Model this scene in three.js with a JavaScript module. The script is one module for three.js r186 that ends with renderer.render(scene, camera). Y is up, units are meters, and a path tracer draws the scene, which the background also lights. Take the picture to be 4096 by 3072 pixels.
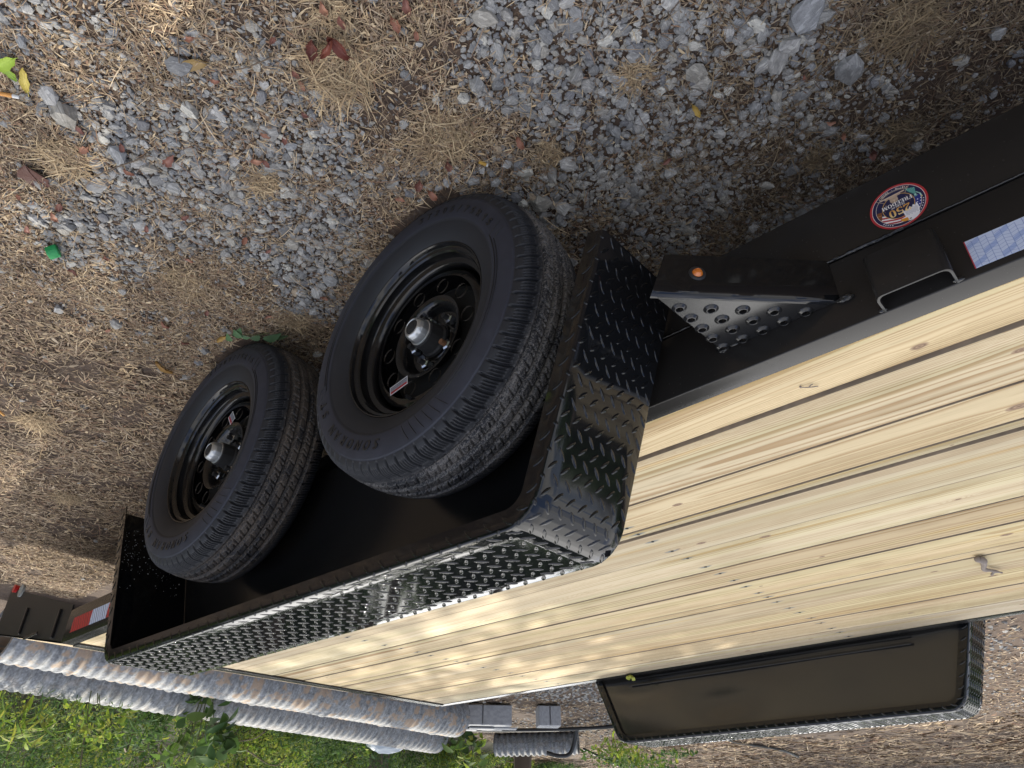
import * as THREE from 'three';
import { mergeGeometries, toCreasedNormals } from 'three/addons/utils/BufferGeometryUtils.js';
import { ConvexGeometry } from 'three/addons/geometries/ConvexGeometry.js';
import { RoundedBoxGeometry } from 'three/addons/geometries/RoundedBoxGeometry.js';
import { TextGeometry } from 'three/addons/geometries/TextGeometry.js';
import { FontLoader } from 'three/addons/loaders/FontLoader.js';

// ───────────────────────── camera, sky, sun, exposure ─────────────────────────
const scene = new THREE.Scene();
const camera = new THREE.PerspectiveCamera(56.02, 4 / 3, 0.02, 900);
camera.position.set(0.7698, 1.2537, 0.9683);
camera.rotation.set(-0.5692, 0.8439, Math.PI - 0.0028, 'YXZ');   // the photograph was taken upside down
scene.add(camera);
const SUN = new THREE.Vector3(-0.45, 0.62, -0.64).normalize();
const SUN_POWER = 3.4, SKY_POWER = 1.0, EXPOSURE = 1.66;

const renderer = new THREE.WebGLRenderer();
renderer.toneMapping = THREE.LinearToneMapping;
renderer.toneMappingExposure = EXPOSURE;
renderer.shadowMap.enabled = true;

// ───────────────────────── random numbers and noise ─────────────────────────
function rng(seed) { let a = seed >>> 0; return () => { a = (a + 0x6d2b79f5) | 0; let t = Math.imul(a ^ (a >>> 15), 1 | a); t = (t + Math.imul(t ^ (t >>> 7), 61 | t)) ^ t; return ((t ^ (t >>> 14)) >>> 0) / 4294967296; }; }
const PERM = (() => { const r = rng(7), p = new Uint8Array(512), q = [...Array(256).keys()]; for (let i = 255; i > 0; i--) { const j = Math.floor(r() * (i + 1)); [q[i], q[j]] = [q[j], q[i]]; } for (let i = 0; i < 512; i++) p[i] = q[i & 255]; return p; })();
const hash3 = (x, y, z) => PERM[PERM[PERM[x & 255] + (y & 255)] + (z & 255)] / 255;
const sm = (t) => t * t * (3 - 2 * t), lerp = (a, b, t) => a + (b - a) * t, clamp = (x, a = 0, b = 1) => Math.min(b, Math.max(a, x));
const sstep = (a, b, x) => sm(clamp((x - a) / (b - a)));
function noise(x, y, z = 0) {   // value noise, 0..1
  const X = Math.floor(x), Y = Math.floor(y), Z = Math.floor(z), u = sm(x - X), v = sm(y - Y), w = sm(z - Z);
  const c = (i, j, k) => hash3(X + i, Y + j, Z + k);
  return lerp(lerp(lerp(c(0, 0, 0), c(1, 0, 0), u), lerp(c(0, 1, 0), c(1, 1, 0), u), v), lerp(lerp(c(0, 0, 1), c(1, 0, 1), u), lerp(c(0, 1, 1), c(1, 1, 1), u), v), w);
}
function fbm(x, y, z = 0, n = 4) { let s = 0, a = 0.5, t = 0; for (let i = 0; i < n; i++) { s += a * noise(x, y, z); t += a; a *= 0.5; x = x * 2.03 + 17.1; y = y * 2.03 + 5.3; z = z * 2.03 + 9.7; } return s / t; }

// sky: blue air with broken white cloud, brighter towards the sun
{
  const W = 1024, Hh = 512, d = new Float32Array(W * Hh * 4);
  for (let j = 0; j < Hh; j++) for (let i = 0; i < W; i++) {
    const el = (j + 0.5) / Hh * Math.PI - Math.PI / 2, az = ((i + 0.5) / W - 0.5) * 2 * Math.PI;
    const dir = [Math.cos(el) * Math.cos(az), Math.sin(el), Math.cos(el) * Math.sin(az)];
    const up = Math.max(dir[1], 0.0), h = Math.exp(-up * 4.5);
    let c = [lerp(0.15, 0.46, h), lerp(0.25, 0.54, h), lerp(0.52, 0.68, h)];
    const cs = Math.max(0, dir[0] * SUN.x + dir[1] * SUN.y + dir[2] * SUN.z), glow = 2.4 * cs ** 16 + 2.0 * cs ** 2.6;
    c = c.map((v, k) => v + glow * [1, 0.94, 0.82][k]);
    const k = 1 / (up + 0.22), cl = fbm(dir[0] * k * 1.7 + 11, dir[2] * k * 1.7 + 3, up * 1.4 + 2, 6);
    const cover = sstep(0.43, 0.60, cl), lum = 0.75 + 0.45 * fbm(dir[0] * k * 5, dir[2] * k * 5, 4, 3) + 0.8 * glow;
    c = c.map((v, m) => lerp(v, lum * [1, 0.975, 0.935][m], cover * 0.9));
    if (dir[1] < 0) c = c.map((v, m) => v * lerp(1, 0.25, sstep(0, 0.1, -dir[1])));
    const o = (j * W + i) * 4; d[o] = c[0]; d[o + 1] = c[1]; d[o + 2] = c[2]; d[o + 3] = 1;
  }
  const t = new THREE.DataTexture(d, W, Hh, THREE.RGBAFormat, THREE.FloatType);
  t.mapping = THREE.EquirectangularReflectionMapping; t.magFilter = t.minFilter = THREE.LinearFilter; t.wrapS = THREE.RepeatWrapping; t.needsUpdate = true;
  scene.background = t; scene.environment = t;
  scene.backgroundIntensity = SKY_POWER; scene.environmentIntensity = SKY_POWER;
}
const sun = new THREE.DirectionalLight(new THREE.Color(1, 0.93, 0.8), SUN_POWER);
sun.position.copy(SUN).multiplyScalar(40); sun.target.position.set(-1, 0, -1); sun.position.add(sun.target.position);
sun.castShadow = true; sun.shadow.mapSize.set(4096, 4096); sun.shadow.radius = 1;
Object.assign(sun.shadow.camera, { left: -16, right: 16, top: 16, bottom: -16, near: 1, far: 90 });
scene.add(sun, sun.target);

// ───────────────────────── helpers ─────────────────────────
const used = {};
function numbered(name) { const n = used[name] = (used[name] ?? -1) + 1; return n ? `${name}_${String(n).padStart(3, '0')}` : name; }
function mesh(name, geo, mat, parent) {
  const m = new THREE.Mesh(geo, mat); m.castShadow = m.receiveShadow = true; m.name = parent ? name : numbered(name);
  (parent ?? scene).add(m); return m;
}
function part(name, geo, mat, parent, label) { const m = mesh(name, geo, mat, parent); if (label) m.userData.label = label; return m; }
function tag(o, label, category, group) { o.userData.label = label; if (category) o.userData.category = category; if (group) o.userData.group = group; return o; }
function thing(name, label, category, pos = [0, 0, 0], group) { const g = new THREE.Group(); g.name = numbered(name); g.position.set(...pos); scene.add(g); return tag(g, label, category, group); }
function sub(name, parent, label) { const g = new THREE.Group(); g.name = name; parent.add(g); if (label) g.userData.label = label; return g; }
function struct(o) { o.userData.kind = 'structure'; return o; }
function stuff(name, geo, mat, list, parent) {   // list of {m: Matrix4, c?: Color}
  const im = new THREE.InstancedMesh(geo, mat, list.length); im.castShadow = im.receiveShadow = true;
  list.forEach((e, i) => { im.setMatrixAt(i, e.m); if (e.c) im.setColorAt(i, e.c); });
  im.name = parent ? name : numbered(name); im.userData.kind = 'stuff'; (parent ?? scene).add(im); return im;
}
function clean(g) { let q = g.index ? g.toNonIndexed() : g; for (const k of Object.keys(q.attributes)) if (!['position', 'normal', 'uv'].includes(k)) q.deleteAttribute(k); if (!q.attributes.uv) q.setAttribute('uv', new THREE.BufferAttribute(new Float32Array(q.attributes.position.count * 2), 2)); if (!q.attributes.normal) q.computeVertexNormals(); return q; }
const merge = (...gs) => mergeGeometries(gs.flat().map(clean));
const V = (x, y, z) => new THREE.Vector3(x, y, z);
const box = (w, h, d, x = 0, y = 0, z = 0, r = 0) => (r ? new RoundedBoxGeometry(w, h, d, 2, r) : new THREE.BoxGeometry(w, h, d)).translate(x, y, z);
function grid(nu, nv, f, closeU = false, uvf) {   // parametric sheet; f(i, j) -> [x, y, z]
  const pos = [], uv = [], idx = [], cu = closeU ? nu : nu + 1;
  for (let i = 0; i < cu; i++) for (let j = 0; j <= nv; j++) { pos.push(...f(i, j)); uv.push(...(uvf ? uvf(i, j) : [i / nu, j / nv])); }
  for (let i = 0; i < nu; i++) for (let j = 0; j < nv; j++) { const a = i * (nv + 1) + j, b = ((i + 1) % cu) * (nv + 1) + j; idx.push(a, b, a + 1, b, b + 1, a + 1); }
  const g = new THREE.BufferGeometry(); g.setAttribute('position', new THREE.Float32BufferAttribute(pos, 3)); g.setAttribute('uv', new THREE.Float32BufferAttribute(uv, 2)); g.setIndex(idx); g.computeVertexNormals(); return g;
}
function latheX(profile, seg = 96) {   // profile of [x, r]; axis along x
  return grid(seg, profile.length - 1, (i, j) => { const a = i / seg * 2 * Math.PI, [x, r] = profile[j]; return [x, r * Math.sin(a), r * Math.cos(a)]; }, true);
}
const crease = (g, a = 0.6) => toCreasedNormals(g, a);
function tube(points, r, seg = 40, rad = 8, taper) {
  const c = new THREE.CatmullRomCurve3(points.map((p) => V(...p))), g = new THREE.TubeGeometry(c, seg, r, rad, false);
  if (taper) { const p = g.attributes.position, q = V(); for (let i = 0; i < p.count; i++) { const k = Math.floor(i / (rad + 1)), o = c.getPointAt(k / seg); q.fromBufferAttribute(p, i).sub(o).multiplyScalar(taper(k / seg)).add(o); p.setXYZ(i, q.x, q.y, q.z); } g.computeVertexNormals(); }
  return g;
}
function canvasTex(w, h, draw, srgb = true, repeat = true) {
  const c = document.createElement('canvas'); c.width = w; c.height = h; draw(c.getContext('2d'), w, h);
  const t = new THREE.CanvasTexture(c); if (srgb) t.colorSpace = THREE.SRGBColorSpace; if (repeat) t.wrapS = t.wrapT = THREE.RepeatWrapping; t.anisotropy = 8; return t;
}
function dataTex(w, h, f, srgb = false) {   // f(x, y) -> [r, g, b] or value, 0..1
  const d = new Uint8Array(w * h * 4);
  for (let y = 0; y < h; y++) for (let x = 0; x < w; x++) { const v = f(x, y), o = (y * w + x) * 4; if (typeof v === 'number') d[o] = d[o + 1] = d[o + 2] = clamp(v) * 255; else { d[o] = clamp(v[0]) * 255; d[o + 1] = clamp(v[1]) * 255; d[o + 2] = clamp(v[2]) * 255; } d[o + 3] = 255; }
  const t = new THREE.DataTexture(d, w, h); t.magFilter = t.minFilter = THREE.LinearFilter; t.wrapS = t.wrapT = THREE.RepeatWrapping; if (srgb) t.colorSpace = THREE.SRGBColorSpace; t.needsUpdate = true; return t;
}
const lin = (r, g, b) => new THREE.Color().setRGB(r, g, b);
const M4 = (p, q, s) => new THREE.Matrix4().compose(p, q, s);
const qe = (x, y, z, o = 'XYZ') => new THREE.Quaternion().setFromEuler(new THREE.Euler(x, y, z, o));

// ───────────────────────── measures (metres) ─────────────────────────
const H = 0.565, XR = -0.266, XP = -0.313, XC = -1.322, YW = 0.430, YB = 0.302;      // deck height, rail face, first plank, trailer middle, seam and foot of the rails
const ZF = 2.3, ZBEND = -2.38, ZEND = -3.36, DROP = 0.195;                            // front end, dovetail bend, rear end
const FX = -0.008, FI = -0.238, FY = 0.849, RY = 0.330, AXLE2 = -0.839;               // fender sides and top, axle height, second axle

// ───────────────────────── materials ─────────────────────────
const std = (o) => new THREE.MeshStandardMaterial(o), phys = (o) => new THREE.MeshPhysicalMaterial(o);
const specks = dataTex(512, 512, (() => { const r = rng(3), a = new Float32Array(512 * 512); for (let i = 0; i < 1500; i++) { const x = Math.floor(r() * 512), y = Math.floor(r() * 512), v = 0.3 + 0.7 * r(); a[y * 512 + x] = v; if (r() < 0.3) a[y * 512 + ((x + 1) & 511)] = v; } return (x, y) => 0.22 + 0.16 * fbm(x / 40, y / 40, 1, 4) + 0.5 * a[y * 512 + x]; })());
const paintBump = dataTex(256, 256, (x, y) => fbm(x / 12, y / 12, 5, 3));
const M = {
  gloss: phys({ color: lin(0.0065, 0.007, 0.008), roughness: 0.06, specularIntensity: 0.85 }),
  paint: phys({ color: lin(0.0185, 0.0172, 0.0165), roughness: 0.6, roughnessMap: specks, specularIntensity: 0.5, bumpMap: paintBump, bumpScale: 0.00012 }),
  panel: phys({ color: lin(0.02, 0.019, 0.018), roughness: 0.15, ior: 1.65 }),
  satin: phys({ color: lin(0.013, 0.013, 0.0135), roughness: 0.22 }),
  rim: phys({ color: lin(0.006, 0.006, 0.0065), roughness: 0.16 }),
  zinc: std({ color: lin(0.55, 0.57, 0.58), metalness: 0.9, roughness: 0.42 }),
  nut: std({ color: lin(0.42, 0.43, 0.43), metalness: 1, roughness: 0.25 }),
  dark: std({ color: lin(0.012, 0.012, 0.013), roughness: 0.7 }),
  drum: std({ color: lin(0.005, 0.005, 0.005), roughness: 0.9 }),
  rust: std({ color: lin(0.16, 0.075, 0.035), roughness: 0.85 }),
  tail: std({ color: lin(0.009, 0.0095, 0.011), roughness: 0.5 }),
  rubber: std({ color: lin(0.018, 0.018, 0.019), roughness: 0.6 }),
};

// ───────────────────────── ground ─────────────────────────
const BLOBS = [[0.21,0.46,1],[0.09,0.54,1],[0.04,0.65,1],[-0.07,0.68,0.8],[-0.14,0.79,0.7],[-0.16,0.87,0.8],[-0.21,0.93,0.4],[-0.30,1.03,0.1],[-0.45,1.11,0.05],[-0.35,0.93,0.5],[-0.45,1.03,0.1],[-0.47,0.94,0.35],[-0.59,1.08,0.3],[-0.29,0.77,0.75],[-0.29,0.67,0.55],[-0.43,0.81,0.6],[-0.20,0.61,0.8],[-0.10,0.51,1],[-0.24,0.41,0.95],[-0.37,0.51,0.9],[-0.20,0.32,1],[-0.47,0.39,1],[-0.42,0.60,0.5],[-0.38,0.68,0.35],[0.05,0.44,0.9],[0.14,0.37,0.8],[0.18,0.27,0.4],[0.27,0.22,0.15],[0.38,0.21,0],[0.46,0.18,0.05],[0.30,0.32,0.05],[0.49,0.10,0.5],[0.55,-0.03,0.65],[0.64,-0.02,0.35],[0.71,-0.10,0.55],[0.79,-0.19,0.6],[0.73,-0.30,0.4],[0.64,-0.17,0.4],[0.67,-0.33,0.8],[0.70,-0.45,0.1],[0.63,-0.46,0],[0.59,-0.33,0.85],[0.51,-0.19,0.85],[0.42,-0.08,0.75],[0.37,0.03,0.55],[0.33,-0.10,0.75],[0.26,-0.02,0.8],[0.21,0.10,0.35],[0.12,0.19,0.05],[0.08,0.29,0.1],[-0.03,0.25,0.55],[0.01,0.15,0.5],[0.12,0.04,0.45],[0.15,-0.07,0.6],[0.14,-0.19,0.85],[0.24,-0.23,0.9],[0.38,-0.29,0.95],[0.48,-0.36,0.95],[0.56,-0.48,0.9],[0.64,-0.62,0.25],[0.58,-0.68,0.85],[0.47,-0.56,0.9],[0.34,-0.47,0.85],[0.22,-0.42,0.85],[0.09,-0.38,0.9],[0.01,-0.48,0.9],[0.10,-0.29,0.95],[0.38,-0.65,0.5],[0.50,-0.76,0.8],[0.54,-0.93,0.35],[0.25,-0.64,0.1],[0.14,-0.60,0.35],[0.30,-0.81,0.3],[0.42,-0.97,0.25],[0.45,-1.20,0.1],[0.30,-1.10,0.15],[0.20,-0.93,0.35],[0.10,-0.81,0.3],[0.04,-0.65,0.25],[-0.03,-0.60,0.3],[0.28,-1.51,0.05],[0.13,-1.34,0.1],[0.10,-1.09,0.15],[0.01,-0.96,0.2],[0.09,-2.05,0.02],[-0.18,-2.07,0.02],[-0.32,-3.18,0.05],[-0.16,0.21,0.9],[0.05,-0.01,0.3],[0.01,0.06,0.55],[-0.71,0.76,0.9],[-0.66,0.61,0.9]];
function stoniness(x, z) {   // how stony the ground is, 0 straw .. 1 gravel
  if (x < -1.2) return clamp(0.25 + 0.9 * sstep(0.42, 0.6, fbm(x * 0.6 + 3, z * 0.6, 2, 4)) * sstep(-6.5, -3.6, z + 0.25 * (x + 6)));
  let w = 0.4, s = 0.4 * (z < -1 ? 0.05 : 0.3); const wx = x + 0.05 * (noise(x * 9, z * 9, 3) - 0.5), wz = z + 0.05 * (noise(x * 9, z * 9, 8) - 0.5);
  for (const [bx, bz, v] of BLOBS) { const d = (wx - bx) ** 2 + (wz - bz) ** 2, k = 1 / (d * d * 60000 + 0.02 + d * 6); w += k; s += k * v; }
  return clamp(s / w - 0.06 + 0.45 * (fbm(x * 14, z * 14, 6, 3) - 0.5));
}
const GC = (() => { const x0 = -1.2, z0 = -4, st = 0.02, nx = 195, nz = 285, a = new Float32Array(nx * nz); for (let i = 0; i < nx; i++) for (let j = 0; j < nz; j++) a[i * nz + j] = stoniness(x0 + i * st, z0 + j * st); return (x, z) => { const i = Math.round((x - x0) / st), j = Math.round((z - z0) / st); return i >= 0 && j >= 0 && i < nx && j < nz ? a[i * nz + j] : -1; }; })();
const gravelAt = (x, z) => { const g = GC(x, z); return g < 0 ? stoniness(x, z) : g; };
const groundY = (x, z) => { const far = sstep(2, 9, Math.hypot(x + 0.5, z)); return -0.012 + 0.016 * (fbm(x * 2.2, z * 2.2, 1, 3) - 0.5) + 0.010 * (fbm(x * 14, z * 14, 2, 2) - 0.5) + far * 0.12 * (fbm(x * 0.35, z * 0.35, 4, 3) - 0.5); };
const thatch = (seed, base, tones, n, len) => canvasTex(2048, 2048, (c, w, h) => {
  const r = rng(seed); c.fillStyle = base; c.fillRect(0, 0, w, h);
  for (let i = 0; i < 9000; i++) { const x = r() * w, y = r() * h, q = 2 + r() * 9; c.fillStyle = `rgba(${tones[Math.floor(r() * tones.length)]},${0.25 + 0.4 * r()})`; c.beginPath(); c.ellipse(x, y, q, q * (0.4 + 0.6 * r()), r() * 3.14, 0, 6.3); c.fill(); }
  c.lineCap = 'round';
  for (let i = 0; i < n; i++) {
    const x = r() * w, y = r() * h, a = r() * 6.283, l = len * (0.3 + r()), b = (r() - 0.5) * 0.3, t = tones[Math.floor(r() * tones.length)];
    c.strokeStyle = `rgba(${t},${0.45 + 0.5 * r()})`; c.lineWidth = 1 + 2.2 * r();
    for (const [ox, oy] of [[0, 0], [w, 0], [-w, 0], [0, h], [0, -h]]) {
      if (ox && (x + ox < -len * 1.5 || x + ox > w + len * 1.5)) continue; if (oy && (y + oy < -len * 1.5 || y + oy > h + len * 1.5)) continue;
      c.beginPath(); c.moveTo(x + ox, y + oy); c.quadraticCurveTo(x + ox + Math.cos(a + b) * l * 0.5, y + oy + Math.sin(a + b) * l * 0.5, x + ox + Math.cos(a) * l, y + oy + Math.sin(a) * l); c.stroke();
    }
  }
});
const groundTones = ['66,52,42', '82,66,53', '52,41,34', '100,82,64', '118,98,76', '90,75,62', '74,60,51', '84,79,76', '60,49,42'];
const groundMap = thatch(11, '#4a3c32', groundTones, 26000, 46);
M.ground = std({ map: groundMap, roughness: 0.95, bumpMap: groundMap, bumpScale: 0.006 });
let ground;
{
  const axis = (a, b, fine, span) => { const o = []; for (let v = a; v <= b + 1e-6; v += fine) o.push(v); let d = fine; for (let v = b; v < span;) { d *= 1.35; v += d; o.push(Math.min(v, span)); } d = fine; for (let v = a; v > -span;) { d *= 1.35; v -= d; o.unshift(Math.max(v, -span)); } return o; };
  const xs = axis(-1.2, 1.1, 0.016, 240), zs = axis(-3.9, 1.5, 0.02, 240);
  ground = struct(mesh('ground', grid(xs.length - 1, zs.length - 1, (i, j) => [xs[i], groundY(xs[i], zs[j]), zs[j]], false, (i, j) => [xs[i] / 1.25, zs[j] / 1.25]), M.ground));
}

// stones: angular slate chips
const stoneMaps = [0, 1, 2].map((k) => dataTex(128, 128, (x, y) => {
  const a = fbm(x / 22 + k * 9, y / 7, k, 4), v = sstep(0.60, 0.72, fbm(x / 30 + 5, y / 9 + k * 4, 9, 3)), s = 0.66 + 0.5 * (a - 0.5) + 0.22 * (noise(x / 1.6, y / 1.6, k) - 0.5);
  return [clamp(s + 0.28 * v), clamp(s + 0.28 * v), clamp(s + 0.27 * v)];
}));
const stoneTones = [[0.313, 0.311, 0.308], [0.394, 0.387, 0.371], [0.255, 0.253, 0.251], [0.475, 0.461, 0.439], [0.359, 0.346, 0.326], [0.406, 0.381, 0.336], [0.602, 0.577, 0.513], [0.325, 0.329, 0.336], [0.232, 0.23, 0.239], [0.464, 0.368, 0.263]];
const stoneGeos = (() => {
  const out = [], r = rng(21);
  for (let k = 0; k < 12; k++) {
    const pts = [], n = 9 + Math.floor(r() * 7), fl = 0.24 + 0.3 * r(), el = 0.6 + 0.35 * r();
    for (let i = 0; i < n; i++) { const a = (i + 0.7 * r()) / n * 6.283, q = 0.75 + 0.35 * r(), t = (i % 2 ? 1 : -1) * (0.35 + 0.6 * r()); pts.push(V(Math.cos(a) * 0.5 * q, t * 0.5 * fl, Math.sin(a) * 0.5 * el * q)); }
    for (let i = 0; i < 4; i++) { const a = r() * 6.283, q = 0.5 * r(); pts.push(V(Math.cos(a) * 0.5 * q, (i % 2 ? 0.5 : -0.5) * fl * (0.95 + 0.2 * r()), Math.sin(a) * 0.5 * el * q)); }
    const g = new ConvexGeometry(pts), p = g.attributes.position, uv = new Float32Array(p.count * 2);
    for (let i = 0; i < p.count; i++) { uv[2 * i] = p.getX(i) * 0.9 + 0.3 * p.getY(i) + k * 0.13; uv[2 * i + 1] = p.getZ(i) * 0.9 + 0.6 * p.getY(i) + k * 0.31; }
    g.setAttribute('uv', new THREE.BufferAttribute(uv, 2)); out.push(g);
  }
  return out;
})();
const stoneWhite = stoneMaps.map((m) => std({ map: m, roughness: 0.82, bumpMap: m, bumpScale: 0.001 }));
const stoneMats = stoneTones.map((t, i) => std({ map: stoneMaps[i % 3], color: lin(...t), roughness: 0.82, bumpMap: stoneMaps[i % 3], bumpScale: 0.001 }));
const inWheel = (x, z) => x < 0.02 && x > -0.19 && (Math.abs(z) < 0.11 || Math.abs(z - AXLE2) < 0.11);
{
  const list = [], r = rng(31), cam = camera.position;
  const add = (x, z, size, lift) => {
    if (inWheel(x, z)) return;
    const tone = r() < 0.93 ? Math.floor(r() * 6) + (r() < 0.25 ? 3 : 0) : Math.floor(r() * 10);
    list.push({ x, z, y: groundY(x, z) + size * 0.05 + lift, s: size, tone, k: Math.floor(r() * 12), q: qe((r() - 0.5) * 0.9, r() * 6.283, (r() - 0.5) * 0.9, 'YXZ'), sy: 0.75 + 0.5 * r(), d: Math.hypot(x - cam.x, cam.y, z - cam.z) });
  };
  for (const [x, z, q] of [[0.672, -0.331, 0.075], [0.711, -0.309, 0.05], [0.051, 0.497, 0.036], [0.16, 0.298, 0.03], [0.164, 0.34, 0.036], [0.151, 0.505, 0.036], [-0.1, 0.672, 0.05], [-0.128, 0.876, 0.07], [-0.181, 0.799, 0.054], [0.557, -0.35, 0.05], [0.569, -0.053, 0.052], [0.511, -0.126, 0.046], [-0.286, 0.895, 0.075]]) add(x, z, q, 0.012);
  const sheet = (x0, x1, z0, z1, step, size, keep) => { for (let x = x0; x < x1; x += step) for (let z = z0; z < z1; z += step) { const px = x + (r() - 0.5) * step * 1.6, pz = z + (r() - 0.5) * step * 1.6, g = gravelAt(px, pz); if (r() < keep(g)) add(px, pz, size * (0.6 + 0.5 * r() + 0.5 * r() ** 3), 0.006 * r()); } };
  sheet(-0.75, 1.05, -1.1, 1.45, 0.0115, 0.0125, (g) => 0.05 + 0.95 * sstep(0.15, 0.6, g));      // chips
  sheet(-0.75, 1.05, -1.1, 1.45, 0.0215, 0.0245, (g) => 0.05 + 0.8 * sstep(0.25, 0.8, g));       // stones
  sheet(-0.75, 1.05, -1.1, 1.45, 0.060, 0.038, (g) => 0.07 + 0.45 * sstep(0.3, 0.8, g)); sheet(-0.75, 1.05, -1.1, 1.45, 0.0085, 0.0062, (g) => 0.22 + 0.5 * g);   // grit         // larger ones
  sheet(-0.75, 1.05, -3.9, -1.1, 0.045, 0.022, (g) => 0.03 + 0.5 * g);
  sheet(1.05, 2.6, -3.9, 1.45, 0.05, 0.03, (g) => 0.1 + 0.5 * g);
  sheet(-2.9, -0.75, -1.2, 1.45, 0.03, 0.026, (g) => 0.5);
  sheet(-9.5, -2.6, -5.6, 1.6, 0.046, 0.036, (g) => 0.75 * g);
  list.sort((a, b) => b.s / b.d - a.s / a.d);
  const single = [], rest = [];
  for (const e of list) (single.length < 300 && e.x > -0.72 && e.x < 0.86 && e.z > -0.75 && e.z < 1.2 && e.x + e.z * 0.9 < 0.95 && e.x > -0.62 + 0.0 * e.z ? single : rest).push(e);
  for (const e of single) { const m = part('stone', stoneGeos[e.k], stoneMats[e.tone], ground); m.position.set(e.x, e.y, e.z); m.quaternion.copy(e.q); m.scale.set(e.s, e.s * e.sy, e.s); }
  for (let k = 0; k < 12; k++) {
    const l = rest.filter((e) => e.k === k).map((e) => ({ m: M4(V(e.x, e.y, e.z), e.q, V(e.s, e.s * e.sy, e.s)), c: lin(...stoneTones[e.tone]) }));
    const g = stuff('gravel', stoneGeos[k], stoneWhite[k % 3], l); tag(g, 'grey angular gravel chips spread over the ground around the trailer', 'gravel');
  }
}
// dry straw and clippings
const bladeGeo = (w, l, bend, n = 3) => grid(n, 1, (i, j) => { const t = i / n; return [(t - 0.5) * l, bend * l * Math.sin(t * Math.PI) * (j ? 1 : 0.8) + (j - 0.5) * w * 0.25, (j - 0.5) * w * (1 - 0.7 * Math.abs(2 * t - 1) ** 2) + bend * l * 1.2 * Math.sin(t * 3.14)]; });
{
  const r = rng(41), geos = [bladeGeo(0.0026, 0.036, 0.018), bladeGeo(0.0036, 0.026, -0.03), bladeGeo(0.0019, 0.050, 0.03), bladeGeo(0.0044, 0.017, 0.012), bladeGeo(0.0026, 0.115, 0.03, 6), bladeGeo(0.0075, 0.022, 0.05)], lists = geos.map(() => []);
  const tones = [[0.4, 0.291, 0.17], [0.3, 0.216, 0.132], [0.5, 0.384, 0.238], [0.22, 0.154, 0.102], [0.35, 0.262, 0.17], [0.16, 0.112, 0.076], [0.44, 0.347, 0.238], [0.27, 0.197, 0.136], [0.24, 0.141, 0.085]];
  const pick = () => { const q = r(); return q < 0.92 ? Math.floor(q / 0.92 * 4) : q < 0.955 ? 4 : 5; };
  const blade = (x, z, sc, y) => { const t = tones[Math.floor(r() * tones.length)], b = (0.75 + 0.5 * r()) * (1 - 0.45 * sstep(0.25, -0.35, x - 0.5 * (z - 0.6)) * sstep(0.2, 0.6, z)); lists[pick()].push({ m: M4(V(x, groundY(x, z) + y, z), qe((r() - 0.5) * 0.9, r() * 6.283, (r() - 0.5) * 0.45, 'YXZ'), V(sc * (0.5 + r()), sc, sc * (0.7 + 0.6 * r()))), c: lin(t[0] * b, t[1] * b, t[2] * b) }); };  // straw colour darkens near the front rail, painting in the shade there
  const strew = (x0, x1, z0, z1, n, sc, keep) => { for (let i = 0; i < n; i++) { const x = lerp(x0, x1, r()), z = lerp(z0, z1, r()); if (inWheel(x, z)) continue; if (r() < keep(gravelAt(x, z)) * (0.25 + 0.75 * sstep(0.28, 0.5, fbm(x * 8, z * 8, 11, 3)))) blade(x, z, sc, 0.001 + 0.012 * r()); } };
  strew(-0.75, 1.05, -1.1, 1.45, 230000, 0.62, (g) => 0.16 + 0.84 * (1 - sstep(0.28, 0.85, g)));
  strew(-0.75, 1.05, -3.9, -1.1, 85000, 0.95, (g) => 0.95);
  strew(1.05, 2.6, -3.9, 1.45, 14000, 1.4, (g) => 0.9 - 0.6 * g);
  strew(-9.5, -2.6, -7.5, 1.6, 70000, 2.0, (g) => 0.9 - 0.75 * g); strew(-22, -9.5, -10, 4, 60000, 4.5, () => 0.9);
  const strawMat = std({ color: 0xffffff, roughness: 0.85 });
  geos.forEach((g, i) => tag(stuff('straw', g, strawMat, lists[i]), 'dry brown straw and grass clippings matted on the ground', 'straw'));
}

// ───────────────────────── trailer ─────────────────────────
const trailer = thing('flatbed_trailer', 'black tandem axle car trailer with pale plank deck and diamond plate fenders on gravel', 'trailer');
const mirrorX = (g) => { const q = clean(g.clone()); q.applyMatrix4(new THREE.Matrix4().makeTranslation(2 * XC, 0, 0).multiply(new THREE.Matrix4().makeScale(-1, 1, 1))); for (const k of ['position', 'normal', 'uv']) { const a = q.attributes[k], n = a.itemSize; for (let i = 0; i < a.count; i += 3) for (let c = 0; c < n; c++) { const t = a.array[(i + 1) * n + c]; a.array[(i + 1) * n + c] = a.array[(i + 2) * n + c]; a.array[(i + 2) * n + c] = t; } } return q; };
const both = (g) => [g, mirrorX(g)];
function extrudeZ(shape, z0, z1, bevel = 0) { const g = new THREE.ExtrudeGeometry(shape, { depth: z1 - z0 - 2 * bevel, bevelEnabled: bevel > 0, bevelSize: bevel, bevelThickness: bevel, bevelOffset: -bevel, bevelSegments: 2, curveSegments: 6 }); g.translate(0, 0, z0 + bevel); return g; }
function channelShape(y0, y1, xo, deep = 0.047, t = 0.006, r = 0.006) {   // C section, web outside, flanges inwards
  const s = new THREE.Shape(); s.moveTo(xo - deep, y0); s.lineTo(xo - r, y0); s.quadraticCurveTo(xo, y0, xo, y0 + r); s.lineTo(xo, y1 - r * 0.6); s.quadraticCurveTo(xo, y1, xo - r * 0.6, y1); s.lineTo(xo - deep, y1); s.lineTo(xo - deep, y1 - t); s.lineTo(xo - t, y1 - t - 0.003); s.lineTo(xo - t, y0 + t + 0.003); s.lineTo(xo - deep, y0 + t); s.closePath(); return s;
}
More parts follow.
